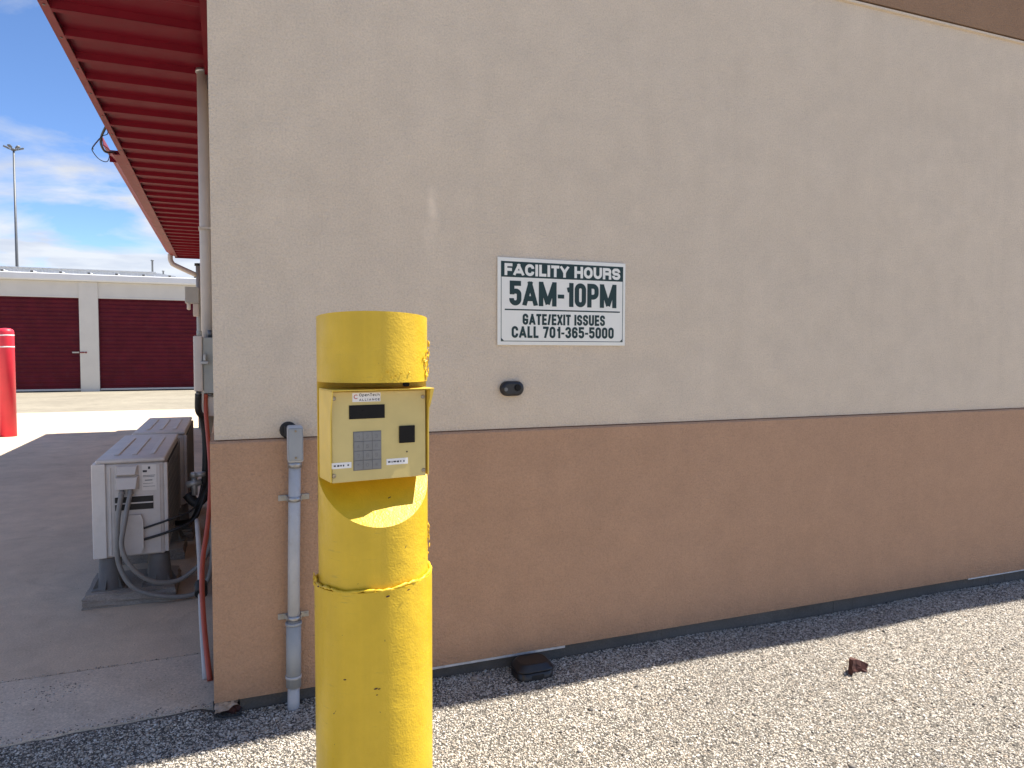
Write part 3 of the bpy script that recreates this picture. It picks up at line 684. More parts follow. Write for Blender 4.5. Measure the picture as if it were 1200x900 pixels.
def sline(name, mat, txt, u0, u1, v0, v1, st, gap, lift=.0002, cond=1):
    mb = MB(); lettering(mb, txt, O_+nY*lift, X3, Z3, nY, SW*u0, SW*u1, SH*(1-v1), SH*(1-v0), cond, st, gap); return mb.build(name, mat, sg, recalc=False)
sline('lettering', 'sign_white', 'FACILITY HOURS', .050, .955, .066, .202, .25, .10)
sline('lettering', 'sign_green', '5AM-10PM', .085, .925, .262, .545, .205, .10)
sline('lettering', 'sign_green', 'GATE/EXIT ISSUES', .185, .832, .636, .764, .21, .14)
sline('lettering', 'sign_green', 'CALL 701-365-5000', .103, .905, .781, .916, .21, .14)

ov = thing('wall_sensor', (.871, -.01, .896), 'small black oval fixture on the wall below the hours sign', 'wall fixture')
def stadium(hw, hh, n=10):
    pts = []
    for k in range(n+1): a = -math.pi/2+math.pi*k/n; pts.append((hw-hh+hh*math.cos(a), hh*math.sin(a)))
    for k in range(n+1): a = math.pi/2+math.pi*k/n; pts.append((-hw+hh+hh*math.cos(a), hh*math.sin(a)))
    return pts
def stad_solid(c, prof, sm=True):
    mm = MB(); rings = []; 
    for hw, hh, yy in prof: rings.append([(c[0]+p[0], yy, c[2]+p[1]) for p in stadium(hw, hh)])
    n = len(rings[0]); vs = [p for r_ in rings for p in r_]; fs = []
    for i in range(len(rings)-1):
        for k in range(n): fs.append((i*n+k, i*n+(k+1) % n, (i+1)*n+(k+1) % n, (i+1)*n+k))
    mm.add(vs, fs, sm); mm.add(rings[-1], [tuple(range(n))]); return mm
stad_solid((.871, 0, .896), [(.039, .0235, -.0005), (.039, .0235, -.012), (.036, .0205, -.018), (.028, .015, -.020)]).build('body', 'black_plastic', ov)
m = MB(); m.lathe((.886, -.0245, .899), [(.010, .0), (.011, .004)], 14, axis='Y'); m.build('lens', 'black_glass', ov)
m = MB(); m.lathe((.846, -.0225, .894), [(.006, .0), (.006, .003)], 10, axis='Y'); m.build('screw', 'steel_dark', ov)

# conduit riser on the wall
cx = .2015; cy = -.034
cr_ = thing('conduit_riser', (cx, cy, -.01), 'grey metal conduit with elbow fitting strapped to the wall near the corner', 'conduit')
m = MB(); m.tube([(cx+.006, cy, .70), (cx+.001, cy, .45), (cx-.002, cy, .24)], .0165, 16); m.build('tube', 'conduit_grey', cr_)
m = MB(); m.tube([(cx-.002, cy, .245), (cx-.004, cy, .065)], .0205, 16); m.tube([(cx-.002, cy, .250), (cx-.002, cy, .243)], .0225, 16); m.build('coupling', 'coupling_grey', cr_)
m = MB(); m.tube([(cx-.004, cy, .064), (cx-.006, cy, -.04)], .0165, 16); m.tube([(cx-.004, cy, .098), (cx-.004, cy, .090)], .0222, 16); m.build('stub', 'conduit_grey', cr_)
# LB elbow
m = MB(); m.box(cx-.014, cx+.028, cy-.022, cy+.018, .703, .806, .007, 3); lbf = m.build('elbow_body', 'conduit_grey', cr_)
m = MB(); m.box(cx-.012, cx+.026, cy-.0255, cy-.0222, .710, .800, .003); m.build('elbow_cover', 'coupling_grey', lbf)
m = MB(); 
for zz in (.718, .792): m.lathe((cx+.007, cy-.0275, zz), [(.003, 0), (.003, .002)], 8, axis='Y')
m.build('screw', 'screw_metal', lbf)['kind'] = 'stuff'
m = MB(); m.tube([(cx+.006, cy, .705), (cx+.006, cy, .688)], .0195, 14); m.build('hub_nut', 'zinc', cr_)
m = MB(); m.lathe((cx-.008, -.004, .79), [(.021, .0), (.024, .003), (.024, .0039)], 18, axis='Y'); m.box(cx-.02, cx+.02, -.018, -.0005, .772, .803, .004); m.build('sealant', 'black_rubber', cr_)
for zz, dx in ((.60, .004), (.262, -.001)):
    m = MB(); c0 = cx+dx
    m.tube([(c0, cy, zz-.007), (c0, cy, zz+.007)], .0190, 16)
    m.box(c0-.042, c0+.042, -.0165, -.0125, zz-.008, zz+.008, .001)
    m.box(c0-.021, c0+.021, cy, -.0166, zz-.0065, zz+.0065)
    m.lathe((c0-.034, -.0195, zz), [(.004, 0), (.004, .003)], 8, axis='Y'); m.lathe((c0+.034, -.0195, zz), [(.004, 0), (.004, .003)], 8, axis='Y')
    m.build('strap', 'zinc', cr_)

# ================================================================== YELLOW POST
C = Vector((.3028, -.686, 0)); RU, RL = .1075, .1160
post = thing('keypad_post', (C.x, C.y, -.03), 'thick yellow painted steel bollard with a notch cut for the keypad', 'bollard')
hn = R(181); nf = Vector((math.sin(hn), math.cos(hn), 0)); nr = Vector((-nf.y, nf.x, 0))
def cyl(r, z0, z1, n=96, rows=8):
    bm = bmesh.new(); ring = []
    for j in range(rows+1):
        z = z0+(z1-z0)*j/rows; ring.append([bm.verts.new((C.x+r*math.cos(2*math.pi*k/n), C.y+r*math.sin(2*math.pi*k/n), z)) for k in range(n)])
    for j in range(rows):
        for k in range(n): bm.faces.new((ring[j][k], ring[j][(k+1) % n], ring[j+1][(k+1) % n], ring[j+1][k]))
    bm.faces.new(ring[0][::-1]); bm.faces.new(ring[-1]); return bm
def cut(bm, co, no):
    res = bmesh.ops.bisect_plane(bm, geom=bm.verts[:]+bm.edges[:]+bm.faces[:], plane_co=co, plane_no=no, clear_outer=True)
    es = [e for e in res['geom_cut'] if isinstance(e, bmesh.types.BMEdge)]
    bmesh.ops.edgeloop_fill(bm, edges=es)
    return bm
def smooth_round(o):
    me = o.data
    for p in me.polygons: p.use_smooth = len(p.vertices) <= 4 and abs(p.normal.z) < .35 and (abs((Vector(p.center)+Vector((0, 0, 0))).xy.length) > .095)
    try: me.set_sharp_from_angle(angle=R(32))
    except Exception: pass
ZT, ZC = 1.078, .9546
view = Vector((CAM.x-C.x, CAM.y-C.y, 0)).normalized()
upm = MB()
bm = cyl(RU, ZC, ZT+.05, rows=6); cut(bm, C+Z3*ZT, (Z3-view*.085).normalized()); upm.bm(bm, True)
bm = cyl(RU, .70, ZC-.0004, rows=8); cut(bm, C+nf*.004, nf); upm.bm(bm, True)
bm = cyl(RU, .50, .80, rows=10)
cut(bm, C+nf*RU+Z3*.6850, (nf*math.sin(R(40))+Z3*math.cos(R(40))).normalized())
upm.bm(bm, True)
up_o = upm.build('upper_pipe', 'yellow_paint', post); up_o.data.set_sharp_from_angle(angle=R(25))
bm = cyl(RL, -.10, .578, rows=14); cut(bm, C+Z3*.567, (Z3-nr*.045).normalized()); m = MB().bm(bm, True); lo_o = m.build('lower_sleeve', 'yellow_paint', post); lo_o.data.set_sharp_from_angle(angle=R(25))
# weld bead: lumpy ring
m = MB(); pts = []; rs = []
for k in range(121):
    a = 2*math.pi*k/120; px, py = math.cos(a), math.sin(a); rad = RL-.003
    zz = .569+.045*RL*(px*nr.x+py*nr.y)+.0015*math.sin(9*a)+random.uniform(-.0012, .0012)
    pts.append((C.x+px*rad, C.y+py*rad, zz)); rs.append(.0030+.0008*math.sin(23*a)+random.uniform(-.0008, .0012))
pts[-1] = pts[0]; rs[-1] = rs[0]
m.tube(pts, rs, 8, cap=False); m.build('weld_bead', 'yellow_paint', post)
# lifted paint flakes
m = MB(); rr = random.Random(11)
vr = Vector((-view.y, view.x, 0))   # viewer's right
def flake(ang, z, r0, size):
    d = (view*math.cos(ang)+vr*math.sin(ang)); tdir = (-view*math.sin(ang)+vr*math.cos(ang)); c = C+d*(r0+.0015)+Z3*z
    n = 6; vs = []
    for k in range(n):
        a = 2*math.pi*k/n+rr.uniform(-.3, .3); s_ = size*rr.uniform(.5, 1.1)
        vs.append(c+tdir*(s_*math.cos(a))+Z3*(s_*1.3*math.sin(a))+d*rr.uniform(.0, size*.7))
    k0 = [v-d*.0012 for v in vs]
    m.add(vs+k0, [tuple(range(n)), tuple(range(n, 2*n))[::-1]]+[(i, (i+1) % n, (i+1) % n+n, i+n) for i in range(n)])
for k in range(13): flake(R(rr.uniform(62, 92)), rr.uniform(.965, 1.03), RU, rr.uniform(.003, .008))
for k in range(10): flake(R(rr.uniform(76, 95)), rr.uniform(.60, .69), RU, rr.uniform(.002, .006))
for k in range(7): flake(R(rr.uniform(-10, 40)), rr.uniform(.957, .975), RU, rr.uniform(.001, .0022))
for k in range(8): flake(R(rr.uniform(-92, -70)), rr.uniform(.555, .575), RL-.002, rr.uniform(.003, .006))
fl = m.build('paint_flake', 'yellow_paint', post); fl['kind'] = 'stuff'
m = MB(); 
for (a, z, s_) in ((-60, .566, .0026), (12, .558, .0026), (32, .563, .002), (-28, .40, .0020), (1, .384, .0024), (4, .383, .0016), (2, .372, .0012)):
    d = view*math.cos(R(a))+vr*math.sin(R(a)); td = -view*math.sin(R(a))+vr*math.cos(R(a)); r0 = (RL if z < .57 else RU)+(.004 if .55 < z < .57 else 0)
    c = C+d*(r0+.0002)+Z3*z; vs = [c+td*(s_*1.6*math.cos(t))+Z3*(s_*.7*math.sin(t+.4)) for t in [q_*math.pi/3.5+random.uniform(-.2, .2) for q_ in range(7)]]
    vs2 = [v+d*.0006 for v in vs]; m.add(vs2+vs, [tuple(range(7))]+[(i, (i+1) % 7, (i+1) % 7+7, i+7) for i in range(7)])
m.build('paint_chip', 'rust_brown', post)['kind'] = 'stuff'
m = MB(); m.lathe((0, 0, 0), [(.007, -.0006), (.007, .0012)], 16)
c = C+nf*.0045+nr*.066+Z3*.9475
mm = MB(); Mx = Matrix((nr, Z3, nf)).transposed().to_4x4(); Mx.translation = c
mm.add([Mx @ Vector(v) for v in m.v], m.f); mm.build('cable_hole', 'black_rubber', post)

# ================================================================== KEYPAD
hb = R(173); kn = Vector((math.sin(hb), math.cos(hb), 0)); kr = Vector((-kn.y, kn.x, 0))
kp = thing('access_keypad', (C.x, C.y, .775), 'cream and yellow access keypad with small screen mounted in the yellow post', 'keypad')
KO = C.copy()
KM = Matrix((kr, Z3, kn)).transposed().to_4x4(); KM.translation = KO   # local: u right, v up, w out
def kbox(mb, u0, u1, v0, v1, w0, w1, bev=0, seg=2): return mb.box(u0, u1, v0, v1, w0, w1, bev, seg, mat=KM)
U0, U1, V0, V1, WF = -.1058, .0836, .7705, .9400, .078
m = MB(); kbox(m, U0+.002, U1-.002, V0+.001, V1-.001, -.02, WF-.003, .002); m.build('housing', 'hood_yellow', kp)
m = MB(); kbox(m, U0+.003, U1-.003, V0, V1-.002, WF-.0029, WF, .0008); m.build('face_plate', 'cream_plate', kp)
# hood: top sheet and two tapering cheeks
def kprism(mb, poly, axis, a, b):
    t = MB(); t.prism(poly, axis, a, b); mb.add([KM @ Vector(v) for v in t.v], t.f)
m = MB()
kbox(m, U0-.0008, U1+.0085, V1+.0002, V1+.0026, .0, WF+.017, .0008)
ch = [(V1, .0), (V1, WF+.017), (V1-.010, WF+.0165), (V1-.034, WF+.007), (V1-.06, WF+.0042), (V0+.002, WF+.0030), (V0, .0)]
kprism(m, ch, 'X', U0-.0008, U0+.0014); 
kprism(m, ch, 'X', U1+.0005, U1+.0027)
m.add([KM @ Vector(p) for p in [(U1+.0028, V1, WF+.017), (U1+.0085, V1, WF+.0165), (U1+.0028, V1-.035, WF+.009), (U1+.0028, V1, .05), (U1+.0085, V1, .05), (U1+.0028, V1-.035, .05)]], [(0, 1, 2), (3, 4, 5), (0, 1, 4, 3), (1, 2, 5, 4), (0, 2, 5, 3)])
m.build('hood', 'hood_yellow', kp)
m = MB(); kbox(m, -.0708, -.0021, .8871, .9130, WF+.0002, WF+.0012, .0004); m.build('display', 'black_glass', kp)
m = MB(); kbox(m, .0259, .0578, .8373, .8704, WF+.0002, WF+.003, .001); m.build('card_reader', 'black_glass', kp)
m = MB(); kbox(m, -.0634, -.0092, .7905, .8637, WF+.0002, WF+.0010, .0004); pad_ = m.build('key_panel', 'steel_dark', kp)
names = '123456789*0#'; k = 0
for r_ in range(4):
    for c_ in range(3):
        u = -.0620+c_*.0174; v = .8626-r_*.0178-.0170
        mk_ = MB(); kbox(mk_, u, u+.0168, v, v+.0170, WF+.0011, WF+.0019, .0004); ko = mk_.build('key', 'steel_key', kp)
        ml = MB(); lettering(ml, names[k], KO+kn*(WF+.00195), kr, Z3, kn, u+.0052, u+.0106, v+.0045, v+.0115, 1, .16, 0); ml.build('numeral', 'steel_dark', ko, recalc=False); k += 1
m = MB(); kbox(m, -.0642, -.0103, .9190, .9357, WF+.0002, WF+.0005); bl = m.build('brand_label', 'white_label', kp)
m = MB(); lettering(m, 'OpenTech', KO+kn*(WF+.0006), kr, Z3, kn, -.0515, -.0120, .9290, .9346, 1, .17, .2); lettering(m, 'ALLIANCE', KO+kn*(WF+.0006), kr, Z3, kn, -.0515, -.0120, .9206, .9248, 1, .2, .45); m.build('lettering', 'print_black', bl, recalc=False)
m = MB(); ring_ = []
for k in range(13):
    a = R(40)+R(280)*k/12; ring_.append((-.0574+.0042*math.cos(a), .9285+.0042*math.sin(a)))
for a, b in zip(ring_[:-1], ring_[1:]):
    ca = (-.0574, .9285); s_ = .68
    m.add([KM @ Vector((p[0], p[1], WF+.0006)) for p in (a, b, (ca[0]+(b[0]-ca[0])*s_, ca[1]+(b[1]-ca[1])*s_), (ca[0]+(a[0]-ca[0])*s_, ca[1]+(a[1]-ca[1])*s_))], [(0, 1, 2, 3)])
m.build('emblem', 'print_red', bl, recalc=False)
for (u0, u1, v0, v1, marks) in ((-.1040, -.0669, .7968, .8078, ((-.100, -.096), (-.0935, -.0895), (-.088, -.085), (-.083, -.0805), (-.0745, -.0715))), (.0008, .0437, .7967, .8084, ((.0038, .0088), (.0108, .0128), (.0145, .020), (.0215, .026), (.028, .0305), (.0345, .037)))):
    m = MB(); kbox(m, u0, u1, v0, v1, WF+.0002, WF+.0005); st_ = m.build('label_strip', 'white_label', kp)
    m = MB(); vm = (v0+v1)/2
    for j, (a, b) in enumerate(marks): kbox(m, a, b, vm-.0015-.0004*(j % 2), vm+.0014, WF+.0005, WF+.0007)
    m.build('print', 'print_black', st_)
m = MB(); m.lathe((0, 0, 0), [(.0015, 0), (.0015, .001)], 8)
mm = MB(); mm.add([KM @ (Vector(v)+Vector((.0420, .820, WF))) for v in m.v], m.f); mm.build('pinhole', 'black_plastic', kp)
for (u, v) in ((-.0988, .9262), (.0752, .9248), (-.0998, .7838), (.0762, .7812)):
    m = MB(); m.lathe((0, 0, 0), [(.0042, 0), (.0042, .0008), (.0032, .0018), (.0012, .0018), (.0012, .0006)], 12)
    mm = MB(); mm.add([KM @ (Vector(q_)+Vector((u, v, WF+.0001))) for q_ in m.v], m.f); so_ = mm.build('screw', 'screw_metal', kp)

# ================================================================== SMALL THINGS ON THE GRAVEL
bt = thing('bait_station', (.917, -.065, 0), 'black plastic rodent bait box on the gravel against the wall', 'bait box')
def octo(hx, hy, ch_):
    out_ = []
    for (sx, sy, a0) in ((1, -1, -90), (1, 1, 0), (-1, 1, 90), (-1, -1, 180)):
        for k in range(5): a = R(a0+22.5*k); out_.append((sx*(hx-ch_)+ch_*math.cos(a), sy*(hy-ch_)+ch_*math.sin(a)))
    return out_
def loft(c, prof):
    mm = MB(); rings = [[(c[0]+p[0], c[1]+p[1], z) for p in octo(hx, hy, ch_)] for hx, hy, ch_, z in prof]; n = 20
    mm.add([p for r_ in rings for p in r_], [(i*n+k, i*n+(k+1) % n, (i+1)*n+(k+1) % n, (i+1)*n+k) for i in range(len(rings)-1) for k in range(n)], True); mm.add(rings[-1], [tuple(range(n))]); return mm
loft((.917, -.068), [(.061, .049, .030, -.01), (.061, .049, .030, .017), (.058, .046, .028, .019)]).build('base', 'black_plastic', bt)
loft((.917, -.068), [(.059, .047, .029, .0195), (.063, .051, .031, .0205), (.063, .051, .031, .0245), (.060, .048, .030, .0275), (.050, .039, .026, .041), (.045, .034, .024, .0435), (.043, .032, .023, .0425)]).build('lid', 'black_plastic', bt)
m = MB(); m.box(.897, .937, -.1180, -.1165, .001, .013, .001); m.build('entry_hole', 'black_rubber', bt)
bm = bmesh.new(); bmesh.ops.create_cube(bm, size=1); bmesh.ops.subdivide_edges(bm, edges=bm.edges[:], cuts=3, use_grid_fill=True)
rr = random.Random(5)
for v in bm.verts:
    q_ = v.co.copy(); bend = .018*(q_.x*2)**2
    v.co = Vector((q_.x*.062+q_.z*.010, q_.y*.016-bend+q_.z*.008, (q_.z+.45)*(.046-.022*(q_.x+.5)))) + Vector((rr.uniform(-.002, .002), rr.uniform(-.002, .002), rr.uniform(-.002, .002)))
    v.co += Vector((1.889, -.42, -.004))
o = MB().bm(bm, False).build('rusty_scrap', 'rust_brown', root=(1.889, -.42, 0)); tag(o, 'rusty brown curved scrap lying on the sunlit gravel', 'scrap')
# pale pebbles that stand out along the wall foot
def pebble(x, y, r, label):
    bm = bmesh.new(); bmesh.ops.create_icosphere(bm, subdivisions=2, radius=1)
    for v in bm.verts:
        n_ = v.co.normalized(); j = 1+.22*math.sin(5*n_.x+x*40)*math.sin(6*n_.y+2)+random.uniform(-.06, .06); v.co = Vector((x+n_.x*r*j*1.2, y+n_.y*r*j, .001+gz(x, y)+r*.4+n_.z*r*.7*j))
    o = MB().bm(bm, True).build('pebble', 'concrete_pad', root=(x, y, 0)); tag(o, label, 'pebble', 'pale pebbles at the wall foot')
pebble(.60, -.035, .009, 'small pale pebble at the wall foot nearest the yellow post'); pebble(.738, -.045, .011, 'larger pale pebble at the wall foot left of the bait box'); pebble(.782, -.032, .008, 'small pale pebble just left of the black bait box')

# ================================================================== ACROSS THE YARD
rb = thing('red_bollard', (-2.318, 7.77, .012), 'red pipe bollard with two white bands at the left edge', 'bollard')
m = MB(); m.lathe((-2.318, 7.77, .0), [(.084, 0), (.084, 1.215), (.080, 1.236), (.068, 1.252), (.045, 1.262), (.01, 1.266)], 36); m.build('pipe', 'bollard_red', rb)
for z in (1.175, 1.042):
    m = MB(); m.lathe((-2.318, 7.77, z), [(.0838, 0), (.0850, .001), (.0850, .014), (.0838, .015)], 36); m.build('reflective_band', 'band_white', rb)

SY = 18.0
def storage():
    t = thing('storage_building', (-3, SY, 0), 'long low white storage building with dark red roll-up doors across the yard', 'building')
    pw, dw = .405, 2.40; per = pw+dw; p0 = -3.235
    # header band and gutter
    xa, xb = p0-3*per, p0+3*per+pw
    m = MB(); m.box(xa, xb, SY, SY+.12, 2.315, 2.668); m.build('header', 'storage_white', t)
    m = MB(); m.box(xa, xb, SY+.12, SY+9, .01, 2.66); m.build('body', 'storage_white', t)
    m = MB(); m.prism([(SY-.002, 2.67), (SY-.10, 2.672), (SY-.12, 2.70), (SY-.125, 2.828), (SY-.110, 2.84), (SY-.002, 2.84)], 'X', xa-.05, xb+.05); gt = m.build('gutter', 'roof_white', t)
    m = MB(); m.prism([(SY+.0, 2.845), (SY+.0, 2.855), (SY+9, 3.005), (SY+9, 2.995)], 'X', xa-.04, xb+.04); rf = m.build('roof', 'roof_white', t)
    x_ = -8.9+.0
    while x_ < xb:
        m = MB(); m.prism([(x_-.06, 2.857), (x_-.03, 2.892), (x_+.03, 2.892), (x_+.06, 2.857)], 'Y', SY-.06, SY+9.0); m.build('roof_rib', 'roof_white', rf)
        m = MB(); m.box(x_-.028, x_+.028, SY-.066, SY-.061, 2.860, 2.888); m.build('rib_closure', 'black_rubber', rf); x_ += .590
    for i in range(-3, 4):
        x0 = p0+i*per
        m = MB(); m.box(x0, x0+pw, SY-.03, SY+.119, .006, 2.3148); m.box(x0, x0+pw, SY-.03, SY-.0005, 2.3149, 2.665); m.build('pilaster', 'storage_white', t)
        if i == 3: break
        d0, d1 = x0+pw+.002, x0+per-.002
        # corrugated curtain
        rows = 92; vs = []; fs = []; zb, zt = .075, 2.313
        for j in range(rows+1):
            z = zb+(zt-zb)*j/rows; yy = SY+.045+(.009 if j % 4 in (1, 2) else -.004)
            vs += [(d0+.02, yy, z), (d1-.02, yy, z)]
        for j in range(rows): fs.append((2*j, 2*j+1, 2*j+3, 2*j+2))
        m = MB(); m.add(vs, fs); dr = m.build('roll_up_door', 'door_red', t)
        m = MB(); m.box(d0, d1, SY+.02, SY+.07, .030, .074, .004); m.build('bottom_bar', 'storage_white', dr)
        m = MB(); m.box(d0, d1, SY+.012, SY+.09, .006, .029); m.build('seal', 'black_rubber', dr)
        m = MB(); m.box(d0, d0+.019, SY+.02, SY+.1, .075, 2.31); m.box(d1-.019, d1, SY+.02, SY+.1, .075, 2.31); m.build('guide_track', 'door_red', dr)
        m = MB(); m.box(d0, d1, SY-.012, SY+.03, 2.275, 2.3145, .003); m.build('head_trim', 'storage_white', t)
        m = MB(); m.box(d1-.17, d1-.02, SY+.022, SY+.034, .94, .975, .003); lt = m.build('latch', 'brass_grey', dr)
        m = MB(); m.box(d1+.004, d1+.10, SY-.05, SY-.0302, .945, .972, .003); m.lathe((d1+.13, SY-.045, .958), [(.022, 0), (.022, .014)], 12, axis='Y'); m.lathe((d1+.07, SY-.055, .958), [(.018, 0), (.018, .014)], 12, axis='Y'); m.build('padlock', 'trim_red', lt)
    return t
storage()
# second storage block behind
t = thing('rear_storage_building', (-6, 31, 0), 'white ribbed metal roof edge showing above the nearer storage building', 'building')
m = MB(); m.box(-24, -2.48, 30, 40, .0, 3.86); m.build('body', 'storage_white', t)
m = MB(); m.prism([(-24, 3.861), (-24, 4.095), (-2.48, 4.095), (-1.75, 3.985), (-1.75, 3.861)], 'Y', 29.9, 40.1); rr_ = m.build('roof_edge', 'roof_white', t)
bx = MB(); bx.box(-.02, .02, 29.86, 29.899, 3.87, 4.08); rb0 = bx.build('roof_rib', 'roof_white', rr_)
for k in range(70):
    if k == 0: rb0.location.x = -2.55; continue
    o = rb0.copy(); COL.objects.link(o); o.parent = rr_; o.location.x = -2.55-.2*k
m = MB(); m.box(-24, -2.46, 29.84, 29.898, 4.0955, 4.125); m.build('ridge_cap', 'roof_white', rr_)
m = MB(); m.lathe((-2.625, 30.2, 4.09), [(.035, 0), (.035, .50), (.06, .505), (.06, .54)], 12); tag(m.build('roof_vent', 'galvanized', root=(-2.625, 30.2, 4.09)), 'taller thin grey vent pipe on the far white roof', 'vent pipe', 'vent pipes on the far roof')
m = MB(); m.lathe((-2.235, 30.2, 4.05), [(.03, 0), (.03, .14), (.05, .141), (.05, .17)], 12); tag(m.build('roof_vent', 'galvanized', root=(-2.235, 30.2, 4.05)), 'short grey vent stub on the far white roof', 'vent pipe', 'vent pipes on the far roof')
# tall light mast
mt = thing('light_mast', (-24, 105, 0), 'very tall thin grey light mast against the sky', 'light mast')
m = MB(); m.tube([(-24, 105, 0), (-24, 105, 26.0)], [.22, .11], 12); m.build('pole', 'galvanized', mt)
m = MB(); m.lathe((-24, 105, 25.75), [(.25, 0), (.32, .12), (.25, .24)], 14); m.build('ring', 'galvanized', mt)
for k in range(6):
    a = k*math.pi/3+.25; m = MB(); dx, dy = math.cos(a), math.sin(a)
    m.tube([(-24+dx*.3, 105+dy*.3, 25.9), (-24+dx*.6, 105+dy*.6, 26.05)], .05, 6)
    Mx = Matrix.Translation((-24+dx*.82, 105+dy*.82, 26.1)) @ Matrix.Rotation(a, 4, 'Z') @ Matrix.Rotation(-.35, 4, 'Y')
    m.box(-.26, .26, -.19, .19, -.08, .09, .04, 2, mat=Mx); m.build('lamp_head', 'galvanized', mt)

# ================================================================== LOOSE GRAVEL
def gravel():
    dens = 54000; n0 = int(dens*6.3*1.62)
    px = rng.uniform(-1.6, 4.7, n0); py = rng.uniform(-1.6, .02, n0)
    # thin out what lies far outside the view; keep off the slab and the wall
    ex = np.array([e[0] for e in edge]); ey = np.array([e[1] for e in edge])
    lim = np.where(px < -.012, np.interp(px, ex, ey)-.004, .004)
    # dense in a wide margin round the part the picture shows, thinner beyond (the bed's own relief takes over)
    near = (py > -.62-.36*np.clip(px, 0, 2)) & (px > -.75) & (px < 3.7) & (py > -1.15)
    keep = (py < lim) & (near | (rng.random(n0) < .06))
    keep &= ~((px < .06) & (px > -.012) & (py > -.03))
    px, py = px[keep], py[keep]; n = len(px)
    r = rng.uniform(.0016, .0036, n)*np.where(rng.random(n) < .05, 1.7, 1)*np.where(rng.random(n) < .006, 1.8, 1)
    zz = -.0055+.006*np.sin(1.7*px+.6)*np.sin(2.3*py+1)+.004*np.sin(5.1*px-3*py)+.017*np.clip(-px/.05, 0, 1)*np.clip((py+.13)/.12, 0, 1)
    base = np.array([[1, 0, 0], [-1, 0, 0], [0, 1, 0], [0, -1, 0], [0, 0, 1], [0, 0, -1]], float)
    V = base[None]*rng.uniform(.7, 1.35, (n, 6, 1))+rng.uniform(-.28, .28, (n, 6, 3))
    V[:, :, 2] *= .62
    a = rng.uniform(0, 6.283, n); ca, sa = np.cos(a)[:, None], np.sin(a)[:, None]
    x, y_ = V[:, :, 0]*ca-V[:, :, 1]*sa, V[:, :, 0]*sa+V[:, :, 1]*ca
    P = np.stack([x*r[:, None]+px[:, None], y_*r[:, None]+py[:, None], V[:, :, 2]*r[:, None]+(zz+r*.25)[:, None]], -1).reshape(-1, 3)
    F = np.array([[0, 2, 4], [2, 1, 4], [1, 3, 4], [3, 0, 4], [2, 0, 5], [1, 2, 5], [3, 1, 5], [0, 3, 5]])
    F = (F[None]+6*np.arange(n)[:, None, None]).reshape(-1)
    me = bpy.data.meshes.new('gravel'); nf_ = n*8
    me.vertices.add(n*6); me.vertices.foreach_set('co', P.astype(np.float32).ravel())
    me.loops.add(nf_*3); me.loops.foreach_set('vertex_index', F.astype(np.int32))
    me.polygons.add(nf_); me.polygons.foreach_set('loop_start', np.arange(0, nf_*3, 3, dtype=np.int32)); me.polygons.foreach_set('loop_total', np.full(nf_, 3, np.int32))
    me.update(calc_edges=True); me.validate()
    pal = np.array([[.56, .505, .425], [.47, .415, .345], [.66, .61, .535], [.38, .33, .265], [.20, .18, .155], [.08, .075, .07], [.52, .42, .32], [.78, .74, .67]])
    pr = np.array([.25, .19, .20, .13, .08, .06, .05, .05]); k = rng.choice(8, n, p=pr/pr.sum())
    c = pal[k]*.90*rng.uniform(.85, 1.15, (n, 1)); c = np.clip(np.concatenate([c, np.ones((n, 1))], 1), 0, 1)
    at = me.color_attributes.new('stone', 'FLOAT_COLOR', 'POINT'); at.data.foreach_set('color', np.repeat(c, 6, 0).astype(np.float32).ravel())
    me.materials.append(MATS['gravel_stone'])
    o = bpy.data.objects.new('gravel', me); COL.objects.link(o)
    tag(o, 'pale crushed gravel covering the ground in front of the wall', 'gravel', kind='stuff')
gravel()
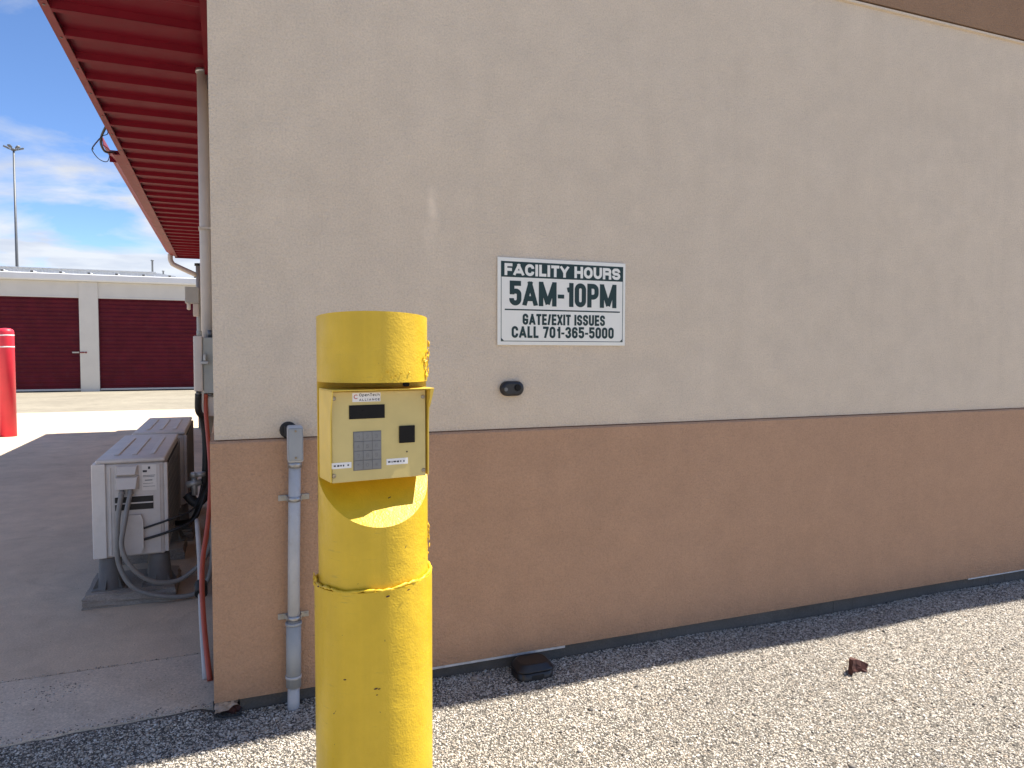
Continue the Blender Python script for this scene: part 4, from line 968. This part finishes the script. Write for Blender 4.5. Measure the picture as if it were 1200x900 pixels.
def grit():
    # loose chips swept along the slab joint, over the slab edge and in a scatter on the near strip
    P = []
    for _ in range(420): x_ = -random.random()*1.5-.02; P.append((x_, .425+.008*(x_+1.0)+random.gauss(0, .006), .0135, random.uniform(.0012, .003)))
    for _ in range(900):
        x_ = -random.random()*1.6-.02; e_ = float(np.interp(x_, [q_[0] for q_ in edge], [q_[1] for q_ in edge])); P.append((x_, e_+abs(random.gauss(0, .02)), .0145, random.uniform(.0012, .0034)))
    for _ in range(500): P.append((-random.random()*1.6-.02, random.uniform(.06, .42), .0145, random.uniform(.0008, .0022)))
    for _ in range(160): P.append((-.45+random.gauss(0, .05), .30+random.gauss(0, .035), .0145, random.uniform(.001, .003)))
    for _ in range(220): P.append((-random.random()*.9-.02, random.uniform(.5, 2.6), .0125, random.uniform(.0008, .002)))
    mm = MB(); oc = [(1, 0, 0), (-1, 0, 0), (0, 1, 0), (0, -1, 0), (0, 0, 1), (0, 0, -1)]; of = [(0, 2, 4), (2, 1, 4), (1, 3, 4), (3, 0, 4), (2, 0, 5), (1, 2, 5), (3, 1, 5), (0, 3, 5)]
    cols = []
    for (x_, y_, z_, r_) in P:
        a = random.random()*6.28; ca, sa = math.cos(a), math.sin(a); vs = []
        for v in oc:
            q_ = [v[i]*random.uniform(.7, 1.3)+random.uniform(-.2, .2) for i in range(3)]
            vs.append((x_+(q_[0]*ca-q_[1]*sa)*r_, y_+(q_[0]*sa+q_[1]*ca)*r_, z_+q_[2]*r_*.7))
        mm.add(vs, of); c_ = random.choice([(.5, .45, .38), (.38, .33, .28), (.2, .18, .15), (.08, .07, .06), (.6, .56, .5)]); cols += [(*c_, 1)]*6
    me = bpy.data.meshes.new('grit'); me.from_pydata(mm.v, [], mm.f)
    at_ = me.color_attributes.new('stone', 'FLOAT_COLOR', 'POINT'); at_.data.foreach_set('color', np.array(cols, np.float32).ravel()); me.materials.append(MATS['gravel_stone'])
    o = bpy.data.objects.new('grit', me); COL.objects.link(o); tag(o, 'loose grit scattered on the concrete slab and along its joint', 'grit', kind='stuff')
grit()
